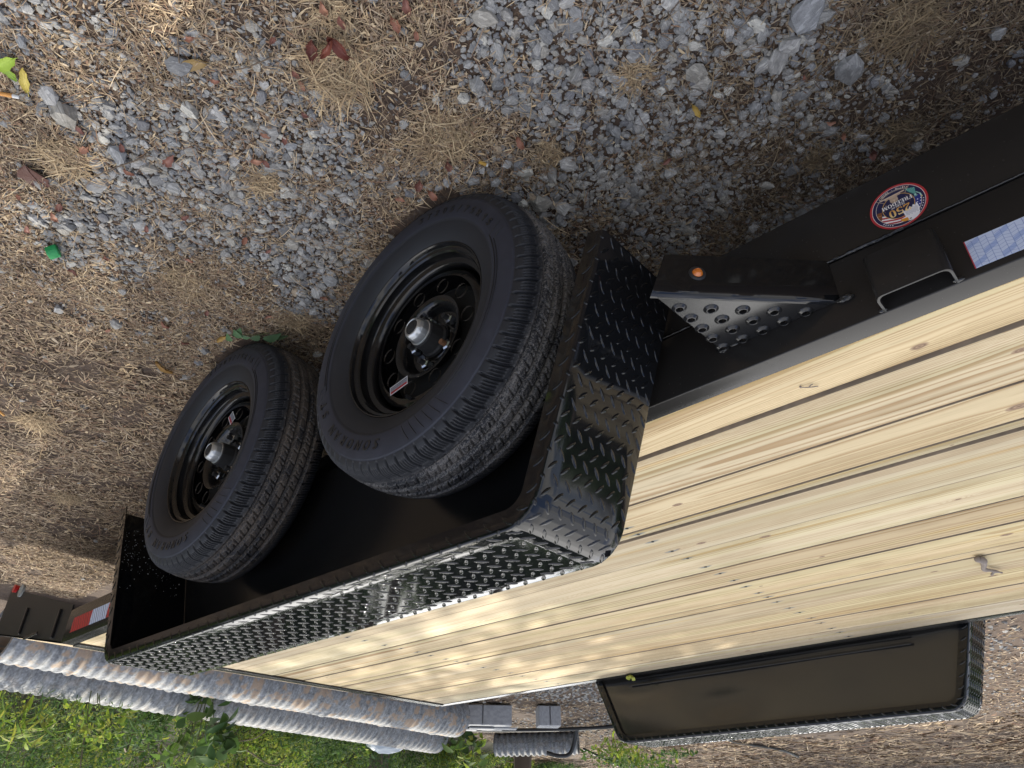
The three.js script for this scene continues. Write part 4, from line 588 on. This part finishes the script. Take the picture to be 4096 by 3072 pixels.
tree('low bushy tree rising behind the concrete blocks and the short pipe', -8.3, -6.9, 3.6, [0, 4.0, 0, 2.1, 1.5, 1.15], 18000, 926, 2.2, 60);
tree('slender tree behind the pipes whose thin crown lets sun through to the tail', -4.9, -8.6, 6.0, [0.2, 6.2, 0.9, 2.2, 1.1, 1.2], 2300, 910, 2.3, 16);
tree('tree with a low dense crown far behind the right end of the pipes', 1.5, -19.0, 6.2, [0, 4.6, 0, 4.8, 4.9, 2.6], 15000, 902, 4.4, 40);
tree('broad bushy tree far behind the middle of the weed bank', -5.4, -20.0, 7.4, [0, 5.0, 0, 3.6, 4.4, 2.0], 16000, 903, 4.4, 40);
tree('tall tree far behind, between the bushy and the leaning ones', -10.4, -21.0, 8.0, [0, 5.6, 0, 3.8, 4.8, 2.2], 17000, 911, 4.4, 40);
tree('leaning tree far behind the concrete blocks', -14.8, -19.2, 9.0, [0, 6.2, 0, 3.8, 5.4, 2.4], 18000, 904, 4.4, 40);
tree('tree standing to the right of the gravel yard', 5.6, -11.5, 5.0, [0, 4.8, 0, 3.2, 5.0, 2.4], 11000, 905, 3.5, 40);
tree('tree at the edge of the grass past the far fender', -17.5, -9.0, 5.0, [0, 4.4, 0, 3.6, 4.2, 3.0], 7000, 906, 4.2);
tree('large tree on the far left horizon beyond the grass', -21, -2.5, 6.5, [0, 4.6, 0, 4.4, 4.6, 4.0], 6500, 907, 5.5);
tree('large tree left of the trailer, in line with its front', -22, 6, 6.5, [0, 4.4, 0, 4.6, 4.4, 4.2], 6500, 908, 5.5);
tree('low dark shrub far ahead on the other side of the trailer, nearest of three', -6.2, 11.0, 0.8, [0, 0.62, 0, 2.4, 0.55, 1.5], 4500, 909, 2.4, 30);
tree('low dark shrub far ahead on the other side of the trailer, middle of three', -9.0, 8.4, 0.8, [0, 0.62, 0, 2.2, 0.55, 1.8], 4500, 924, 2.4, 30);
tree('low dark shrub far ahead on the other side of the trailer, farthest of three', -11.6, 5.4, 0.8, [0, 0.62, 0, 1.8, 0.55, 2.2], 4500, 925, 2.4, 30);
tree('dark leafy shrub added unseen on the near side to block low sky, level with the trailer tail', 5.4, -5.2, 1.8, [0, 1.25, 0, 1.3, 1.35, 2.6], 6000, 921, 2.6, 40);  // three unseen near-side shrubs, added to block low sky and darken reflections
tree('dark leafy shrub added unseen on the near side to block low sky, beside the photographer', 5.6, -0.2, 1.8, [0, 1.25, 0, 1.3, 1.35, 2.6], 6000, 922, 2.6, 40);
tree('dark leafy shrub added unseen on the near side to block low sky, ahead of the trailer', 5.4, 4.8, 1.8, [0, 1.25, 0, 1.3, 1.35, 2.6], 6000, 923, 2.6, 40);
const twigMat0 = std({ color: lin(0.17, 0.13, 0.09), roughness: 0.9 });
{
  // weeds and vines behind the pipes, one mass
  const r = rng(95), A = [], B = [], add = (arr, x, y, z, sc, tones) => { const t = tones[Math.floor(r() * tones.length)], b = 0.65 + 0.7 * r(), k = sc * (0.5 + 0.9 * r()); arr.push({ m: M4(V(x, y, z), qe((r() - 0.4) * 1.8, r() * 6.283, (r() - 0.5) * 1.6, 'YXZ'), V(k, k, k)), c: lin(t[0] * b, t[1] * b, t[2] * b) }); };
  const front = (x) => -5.32 + 0.165 * x + (x < -5.4 ? -0.45 - 0.09 * (-5.4 - x) : 0), stems = [];
  for (let c = 0; c < 330; c++) {
    const x = lerp(-12, 3.4, r()), d = 5.2 * r() ** 1.5, z = front(x) - 0.1 - d, big = x < -8 ? 0.45 : 1, R0 = (0.16 + 0.32 * r()) * (0.8 + 0.1 * d), top = (0.25 + 0.30 * d + 0.45 * r()) * big, kind = r(), tone = kind < 0.25 ? LIME : kind < 0.5 ? [...LIME, ...GREENS] : GREENS, sz = 0.35 + 0.75 * r() ** 1.5, n = Math.round(420 * R0 / 0.3 / sz ** 0.7), narrow = r() < 0.3;
    for (let i = 0; i < n; i++) { const a = r() * 6.283, q = R0 * Math.sqrt(r()) * (0.7 + 0.5 * noise(a * 1.3, c)), y = top * (0.15 + 0.85 * r() ** 0.7) * (1 - 0.5 * (q / R0) ** 2); add(narrow ? B : A, x + q * Math.cos(a), y, z + q * Math.sin(a), narrow ? sz * 1.1 : sz, tone); }
    if (c % 3 === 0) { const a = r() * 6.283, l = 0.3 + 0.7 * r(); stems.push(tube([[x, 0, z], [x + 0.3 * l * Math.cos(a), top * 0.9, z + 0.3 * l * Math.sin(a)], [x + l * Math.cos(a), top * (0.7 + 0.6 * r()), z + l * Math.sin(a)]], 0.004 + 0.004 * r(), 12, 5)); }
  }
  const bst = mesh('dry_stalks', merge(stems), twigMat0); bst.userData.kind = 'stuff'; tag(bst, 'bare brown stalks poking out of the weeds behind the pipes', 'stalks');
  const s1 = stuff('undergrowth', leafA, leafMatW, A), s2 = stuff('undergrowth', leafB, leafMatW, B); for (const s of [s1, s2]) tag(s, 'tangle of green weeds and vines growing behind the culvert pipes', 'undergrowth');
  struct(tag(mesh('bank', grid(40, 12, (i, j) => { const x = lerp(-8.2, 6, i / 40), z = lerp(-5.6, -13, j / 12) + 0.14 * x; return [x, -0.03 + (0.02 + 0.30 * j * 0.18) * (0.6 + 0.8 * noise(x, z, 2)), z]; }), std({ map: groundMap, color: lin(0.35, 0.5, 0.25), roughness: 1 })), 'low weedy earth bank behind the pipes'));
  const plant = (label, cat, x, y, z, geo, n, rx, ry, rz, sc, tones, seed, stems = 5) => { const q = rng(seed), t = thing(label[1], label[0], cat, [x, y, z]), l = foliageList(q, n, 0, ry * 0.9, 0, rx, ry, rz, sc, tones, 7); stuff('foliage', geo, leafMatW, l, t); const st = []; for (let i = 0; i < stems; i++) { const a = q() * 6.283; st.push(tube([[0, -y, 0], [Math.cos(a) * rx * 0.3, ry * 0.6, Math.sin(a) * rz * 0.3], [Math.cos(a) * rx * 0.7, ry * 1.4, Math.sin(a) * rz * 0.7]], 0.006, 10, 5, (k) => 1 - 0.7 * k)); } part('stem', merge(st), stemMat, t); };
  plant(['broad-leaved vine hanging over the middle of the second pipe', 'vine'], 'vine', -2.35, 0.26, -5.2, leafC, 90, 0.42, 0.32, 0.28, 1.1, GREENS, 911);
  plant(['broad-leaved plant growing past the open end of the pipes', 'broadleaf_plant'], 'plant', -5.95, 0.0, -5.75, leafC, 70, 0.42, 0.36, 0.35, 1.25, [...GREENS, ...LIME], 912);
  plant(['bright green grass clump at the right end of the second pipe', 'grass_clump'], 'grass clump', -0.95, 0.2, -5.5, leafB, 260, 0.55, 0.30, 0.35, 1.3, LIME, 913);
  plant(['feathery vine trailing over the right end of the second pipe', 'trailing_vine'], 'vine', -1.4, 0.30, -5.12, leafB, 320, 0.4, 0.18, 0.2, 0.5, GREENS, 914);
  plant(['yellow-green weed with white flowers beside the black hose end', 'flowering_weed'], 'weed', -7.7, 0, -4.6, leafA, 330, 0.55, 0.26, 0.5, 1.0, LIME, 915);
  plant(['low green weed patch beyond the far fender', 'weed_patch'], 'weed', -9.6, 0, -5.6, leafA, 700, 1.3, 0.22, 0.9, 1.1, GREENS, 916);
  // bags and litter among the weeds
  const bag = (label, x, y, z, q, col) => { const g = new THREE.IcosahedronGeometry(q, 4), p = g.attributes.position; for (let i = 0; i < p.count; i++) { const k = 0.75 + 0.5 * fbm(p.getX(i) * 9 / q * 0.2 + x, p.getY(i) * 9 / q * 0.2, p.getZ(i) * 9 / q * 0.2, 3); p.setXYZ(i, p.getX(i) * k * 1.3, p.getY(i) * k * 0.7, p.getZ(i) * k); } g.computeVertexNormals(); tag(mesh('plastic_bag', g.translate(x, y, z), std({ color: lin(...col), roughness: 0.5 })), label, 'bag'); };
  bag('crumpled white plastic bag at the end of the short pipe', -7.75, 0.12, -5.75, 0.19, [0.55, 0.57, 0.6]); bag('pale blue-grey plastic sheet lying in the weeds behind the second pipe', -5.0, 0.25, -6.05, 0.2, [0.4, 0.45, 0.5]);
}

// ───────────────────────── dry tufts, leaves and litter on the near ground ─────────────────────────
const tuftMat = std({ vertexColors: true, roughness: 0.9 });
function tuft(x, z, rad, seed, label, dark) {
  const r = rng(seed), gs = [], n = Math.round(300 * (rad / 0.06));
  for (let i = 0; i < n; i++) {
    const a = r() * 6.283, l = rad * (0.25 + 0.75 * r() ** 1.4), e = 0.05 + 0.65 * r() ** 1.8, q = rad * 0.85 * Math.sqrt(r()), w = 0.0009 + 0.0014 * r(), th = r() * 6.283, x0 = q * Math.cos(th) * (0.7 + 0.5 * noise(seed, 1)), z0 = q * Math.sin(th), dx = Math.cos(a), dz = Math.sin(a), bend = (r() - 0.5) * 1.3;
    const g = grid(3, 1, (k, j) => { const t = k / 3, s = l * t, ww = w * (1 - 0.8 * t) * (j ? 1 : -1); return [x0 + dx * s * Math.cos(e) - dz * (ww + bend * s * t), 0.002 + s * Math.sin(e) * (1 - 0.55 * t), z0 + dz * s * Math.cos(e) + dx * (ww + bend * s * t)]; });
    const t = [[0.40, 0.29, 0.165], [0.32, 0.225, 0.13], [0.50, 0.385, 0.235], [0.22, 0.155, 0.095], [0.28, 0.21, 0.125]][Math.floor(r() * 5)], b = (dark ? 0.55 : 1) * (0.75 + 0.5 * r()), c = new Float32Array(g.attributes.position.count * 3); for (let k = 0; k < c.length; k += 3) { c[k] = t[0] * b; c[k + 1] = t[1] * b; c[k + 2] = t[2] * b; } g.setAttribute('color', new THREE.BufferAttribute(c, 3)); g.deleteAttribute('uv'); gs.push(g.toNonIndexed());  // tufts marked dark carry the rail-side shade in their vertex colours
  }
  const m = mesh('dry_grass_tuft', mergeGeometries(gs), tuftMat); m.position.set(x, groundY(x, z) + 0.006, z); tag(m, label, 'grass tuft');
}
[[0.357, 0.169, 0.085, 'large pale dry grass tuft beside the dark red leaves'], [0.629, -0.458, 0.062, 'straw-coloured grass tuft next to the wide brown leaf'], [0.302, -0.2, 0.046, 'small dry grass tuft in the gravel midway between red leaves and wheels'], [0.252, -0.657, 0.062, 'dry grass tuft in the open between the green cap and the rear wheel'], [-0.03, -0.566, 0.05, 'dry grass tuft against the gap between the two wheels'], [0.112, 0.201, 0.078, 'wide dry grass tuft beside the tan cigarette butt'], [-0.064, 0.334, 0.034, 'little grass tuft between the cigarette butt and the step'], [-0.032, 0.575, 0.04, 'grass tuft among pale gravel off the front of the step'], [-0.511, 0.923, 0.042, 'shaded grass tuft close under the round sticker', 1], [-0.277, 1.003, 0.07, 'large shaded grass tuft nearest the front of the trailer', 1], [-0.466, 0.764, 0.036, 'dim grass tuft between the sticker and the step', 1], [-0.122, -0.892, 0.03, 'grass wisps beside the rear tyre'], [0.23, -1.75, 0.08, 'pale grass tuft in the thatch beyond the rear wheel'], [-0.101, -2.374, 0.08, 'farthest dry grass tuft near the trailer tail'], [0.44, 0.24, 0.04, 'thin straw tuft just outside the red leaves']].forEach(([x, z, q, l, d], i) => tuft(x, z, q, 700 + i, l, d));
const scrapCount = {};
function leaf(name, label, cat, x, z, len, wid, col, seed, group, lift = 0.012, curl = 1) {
  const r = rng(seed), g = grid(6, 4, (i, j) => { const t = i / 6, v = (j - 2) / 2, w = wid * Math.sin(Math.PI * clamp(t * 0.92 + 0.04)) ** 0.75 * (1 + 0.18 * Math.sin(t * 17 + seed)); return [(t - 0.5) * len, curl * (0.20 * len * v * v + 0.12 * len * Math.sin(t * 5 + seed) + 0.05 * len * (noise(i * 0.9, j * 0.9, seed) - 0.5)), v * w / 2]; });
  const rib = tube([[-len * 0.68, 0.002, 0], [-len * 0.3, 0.001 + curl * 0.12 * len * Math.sin(1 + seed), 0], [len * 0.4, 0.0012 + curl * 0.12 * len * Math.sin(4.5 + seed), 0]], Math.max(0.0005, len * 0.012), 8, 5);
  const m = mesh(name, merge(g, rib), std({ color: lin(...col), roughness: 0.6 })); m.position.set(x, groundY(x, z) + lift, z); m.quaternion.copy(qe((r() - 0.5) * 0.4, r() * 6.283, (r() - 0.5) * 0.4, 'YXZ')); return tag(m, label, cat, group);
}
leaf('dead_leaf', 'dark red curled leaf, the widest of the red cluster on the pale tuft', 'leaf', 0.398, 0.216, 0.050, 0.022, [0.155, 0.042, 0.028], 1, null, 0.03);
leaf('dead_leaf', 'deep red narrow leaf standing in the middle of the red cluster', 'leaf', 0.411, 0.196, 0.044, 0.014, [0.18, 0.052, 0.032], 5, null, 0.032);
leaf('dead_leaf', 'maroon leaf lying flat at the outer side of the red cluster', 'leaf', 0.424, 0.170, 0.040, 0.022, [0.115, 0.034, 0.024], 9, null, 0.026);
leaf('dead_leaf', 'wide flat dark brown leaf beside the straw-coloured tuft', 'leaf', 0.652, -0.555, 0.078, 0.062, [0.085, 0.030, 0.022], 13, null, 0.014, 0.35);
leaf('green_leaf', 'fresh lime leaf at the edge of the picture, the broader one', 'leaf', 0.792, -0.288, 0.05, 0.024, [0.30, 0.42, 0.04], 17, null, 0.02, 0.5);
leaf('green_leaf', 'smaller lime leaf tucked under the broader lime leaf', 'leaf', 0.780, -0.310, 0.036, 0.017, [0.24, 0.36, 0.04], 21, null, 0.016, 0.5);
leaf('yellow_leaf', 'yellow willow-like leaf beside the lime leaves', 'leaf', 0.753, -0.303, 0.055, 0.017, [0.52, 0.42, 0.10], 25, null, 0.016, 0.5);
leaf('yellow_leaf', 'ochre torn leaf lying on the gravel, larger than the red bits round it', 'leaf', 0.555, -0.03, 0.055, 0.026, [0.25, 0.165, 0.06], 29, null, 0.014, 0.5);
leaf('yellow_leaf', 'mustard leaf between the green weed and the rear tyre', 'leaf', 0.06, -0.80, 0.045, 0.016, [0.36, 0.22, 0.05], 33, null, 0.012, 0.5);
leaf('yellow_leaf', 'tan curled leaf in the thatch outside the rear wheel', 'leaf', 0.10, -1.07, 0.06, 0.018, [0.36, 0.21, 0.06], 37, null, 0.012, 0.7);
leaf('yellow_leaf', 'yellow curl of leaf on the gravel straight out from the step', 'leaf', -0.168, 0.632, 0.03, 0.012, [0.40, 0.27, 0.06], 41, null, 0.02, 1);
leaf('yellow_leaf', 'small yellow-green leaf caught on the far side rail', 'leaf', -2.335, -1.04, 0.09, 0.045, [0.34, 0.36, 0.06], 45, null, 0.02, 0.6).position.y = H + 0.008;
[[0.509, -0.031, 0.012], [0.413, 0.099, 0.015], [0.39, 0.088, 0.014], [0.48, 0.124, 0.013], [0.35, 0.316, 0.02], [0.417, 0.248, 0.017], [0.454, 0.244, 0.018], [0.358, 0.357, 0.02], [-0.136, 0.859, 0.014], [0.64, -0.345, 0.018], [0.608, -0.389, 0.02], [0.558, -0.324, 0.014], [0.518, -0.382, 0.016], [0.475, -0.286, 0.024], [0.372, -0.071, 0.014], [0.579, -0.604, 0.018], [0.654, -0.644, 0.012], [0.331, -0.135, 0.014], [0.348, -0.145, 0.018], [0.347, 0.033, 0.012], [0.003, 0.313, 0.02], [0.062, 0.156, 0.02], [0.066, 0.001, 0.015], [0.066, 0.063, 0.024], [0.026, 0.066, 0.02], [-0.246, 0.821, 0.008], [-0.382, 0.822, 0.014], [-0.245, 0.517, 0.014], [-0.433, 0.827, 0.012], [-0.524, 0.857, 0.02], [-0.043, -0.033, 0.014], [0.368, -0.423, 0.015], [0.585, 0.013, 0.014], [0.175, -0.373, 0.014], [-0.026, -0.419, 0.016], [0.467, -0.814, 0.016], [0.31, 0.327, 0.012], [0.601, -0.74, 0.016], [0.575, -0.643, 0.018], [0.433, -0.699, 0.014], [0.235, -0.379, 0.016], [0.339, -0.053, 0.014], [0.29, -0.55, 0.014], [0.15, -0.72, 0.014], [0.2, -0.86, 0.018], [0.12, -0.9, 0.016], [0.30, -1.0, 0.014], [-0.03, -0.98, 0.02], [0.03, -0.60, 0.014], [0.41, -0.53, 0.013]].forEach(([x, z, q], i) => {
  const marks = [[0.41, 0.2, 'dark red leaf cluster'], [0.652, -0.555, 'wide flat brown leaf'], [0.78, -0.3, 'lime leaves'], [0.532, -0.759, 'green bottle cap'], [0.008, 0.217, 'tan cigarette butt'], [-0.11, 0.56, 'amber marker lamp of the step'], [-0.26, 0.88, 'round sticker'], [0.252, -0.657, 'tuft between cap and rear wheel'], [0.302, -0.2, 'small tuft out in the gravel'], [0.012, -0.71, 'green weed'], [0.03, 0.03, 'front tyre'], [0.06, -0.98, 'rear tyre'], [0.555, -0.03, 'ochre torn leaf']];
  let best = marks[0]; for (const m of marks) if ((m[0] - x) ** 2 + (m[1] - z) ** 2 < (best[0] - x) ** 2 + (best[1] - z) ** 2) best = m;
  const k = i % 4, n = scrapCount[best[2] + k] = (scrapCount[best[2] + k] ?? 0) + 1, colour = ['rust-red', 'brown-red', 'orange', 'dark rust'][k], ord = ['', 'another ', 'a third ', 'a fourth ', 'a fifth '][n - 1];
  leaf('leaf_scrap', `${ord}${colour} dry leaf scrap lying near the ${best[2]}`, 'leaf scrap', x, z, q * 1.5, q * 0.8, [[0.27, 0.12, 0.075], [0.22, 0.095, 0.07], [0.33, 0.165, 0.105], [0.18, 0.075, 0.055]][k], 200 + i, 'dry leaf scraps scattered on the gravel', 0.014);
});
function butt(label, x, z, turn, len, white, col) { const t = thing('cigarette_butt', label, 'cigarette butt', [x, groundY(x, z) + 0.016, z]); t.rotation.set(0.12, turn, 0, 'YXZ'); part('filter', crease(latheX([[0, 0.0001], [0, 0.0036], [0.0004, 0.004], [len, 0.004], [len, 0.0001]], 20), 0.5), std({ color: lin(...col), roughness: 0.8 }), t); if (white) part('paper', crease(latheX([[-white, 0.0001], [-white, 0.0036], [0.0001, 0.00405], [0.0003, 0.0001]], 20), 0.5), std({ color: lin(0.6, 0.6, 0.58), roughness: 0.8 }), t); }
butt('tan cigarette butt with a white tip beside the wide dry tuft', 0.008, 0.217, 0.35, 0.017, 0.004, [0.42, 0.25, 0.05]); butt('orange cigarette butt with white paper near the lime leaves', 0.757, -0.362, 0.6, 0.022, 0.012, [0.55, 0.26, 0.07]); butt('orange cigarette butt alone in the far thatch', 0.327, -1.76, -0.7, 0.026, 0, [0.5, 0.25, 0.06]);
{
  const t = thing('bottle_cap', 'green plastic bottle cap lying on its side in the gravel', 'bottle cap', [0.532, groundY(0.532, -0.759) + 0.026, -0.759]); t.rotation.set(0.2, 0.9, 0.5); const gm = std({ color: lin(0.02, 0.30, 0.09), roughness: 0.45 });
  part('shell', crease(new THREE.LatheGeometry([[0.0001, 0.012], [0.0135, 0.012], [0.0150, 0.0108], [0.0155, -0.013], [0.0142, -0.013], [0.0138, 0.010], [0.0001, 0.0102]].map(([a, b]) => new THREE.Vector2(a, b)), 40), 0.5).rotateZ(1.4), gm, t); part('ridge', merge([...Array(36)].map((_, i) => box(0.0009, 0.022, 0.0009, 0.0155 * Math.cos(i / 36 * 6.283), -0.001, 0.0155 * Math.sin(i / 36 * 6.283)))).rotateZ(1.4), gm, t);
}
{
  const t = thing('green_weed', 'small green weed with folded leaves between the two wheels', 'weed', [0.012, groundY(0.012, -0.71) + 0.01, -0.71]), r = rng(333);
  [[0.03, -0.035, 0.3, 1.0], [0.02, -0.02, 1.2, 0.8], [-0.02, 0.03, -0.5, 1.2], [-0.03, 0.045, -1.1, 1.1], [0.005, 0.0, 2.2, 0.8], [0.035, -0.05, 0.9, 0.7], [-0.012, 0.02, 3.0, 0.9]].forEach(([x, z, a, k], i) => { const g = leafGeo(0.045 * k, 0.032 * k, 0.4); const m = part('leaf', g, leafMat(0.10 + 0.03 * r(), 0.19 + 0.03 * r(), 0.085, 0.25), t); m.position.set(x, 0.014 + 0.006 * (i % 3), z); m.rotation.set(-0.25 + 0.3 * r(), a, 0.3 * (r() - 0.5), 'YXZ'); });
  part('stem', tube([[0.03, 0.004, -0.04], [0, 0.01, 0], [-0.03, 0.006, 0.04]], 0.0015, 12, 5), stemMat, t);
}
const twigMat = std({ color: lin(0.16, 0.12, 0.085), roughness: 0.9 }), greyTwig = std({ color: lin(0.22, 0.185, 0.16), roughness: 0.95 });
{ const m = mesh('twig', merge(tube([[-1.590, 0, 0.632], [-1.602, 0.004, 0.64], [-1.645, 0.003, 0.632], [-1.688, 0.003, 0.622], [-1.72, 0.002, 0.634], [-1.772, 0, 0.652]], 0.0085, 40, 10, (t) => 1.1 - 0.75 * t + 0.12 * Math.sin(t * 25)), new THREE.IcosahedronGeometry(0.0095, 2).translate(-1.59, 0, 0.63), tube([[-1.735, 0.002, 0.640], [-1.75, 0.006, 0.628]], 0.004, 6, 6)), greyTwig); m.position.y = H + 0.009; tag(m, 'knobby grey bent twig lying on the deck planks', 'twig'); }
{ const m = mesh('twig', merge(tube([[-0.385, 0, 0.630], [-0.393, 0.001, 0.640], [-0.401, 0.001, 0.655]], 0.0011, 8, 6), tube([[-0.393, 0.001, 0.640], [-0.388, 0.001, 0.650]], 0.0009, 4, 6), new THREE.IcosahedronGeometry(0.0022, 2).translate(-0.384, 0, 0.63)), greyTwig); m.position.y = H + 0.001; tag(m, 'tiny forked dark stalk on the plank nearest the rail', 'twig'); }
[[[0.51, -0.30], [0.565, -0.46], [0.55, -0.62], 0.0016, 'long thin dry stem curving past the green cap'], [[0.60, 0.0], [0.52, -0.12], [0.45, -0.16], 0.0014, 'slim straight dry stem among the stones of the upper gravel'], [[0.13, -0.98], [0.20, -1.10], [0.27, -1.15], 0.0022, 'pale dry stick in the thatch outside the rear wheel'], [[0.03, -0.06], [0.10, -0.02], [0.13, 0.06], 0.0013, 'dry stem lying close outside the front tyre'], [[0.40, -1.45], [0.31, -1.36], [0.30, -1.22], 0.002, 'curved dry runner in the far thatch'], [[0.46, 0.10], [0.50, 0.02], [0.56, -0.02], 0.0015, 'dry stem running from the pale tuft towards the lime leaves']].forEach(([a, b, c, q, l]) => { const y = (p) => groundY(...p) + 0.016; tag(mesh('twig', tube([[a[0], y(a), a[1]], [b[0], y(b) + 0.006, b[1]], [c[0], y(c), c[1]]], q, 24, 6, (t) => 1 - 0.5 * t), twigMat), l, 'twig'); });

renderer.render(scene, camera);
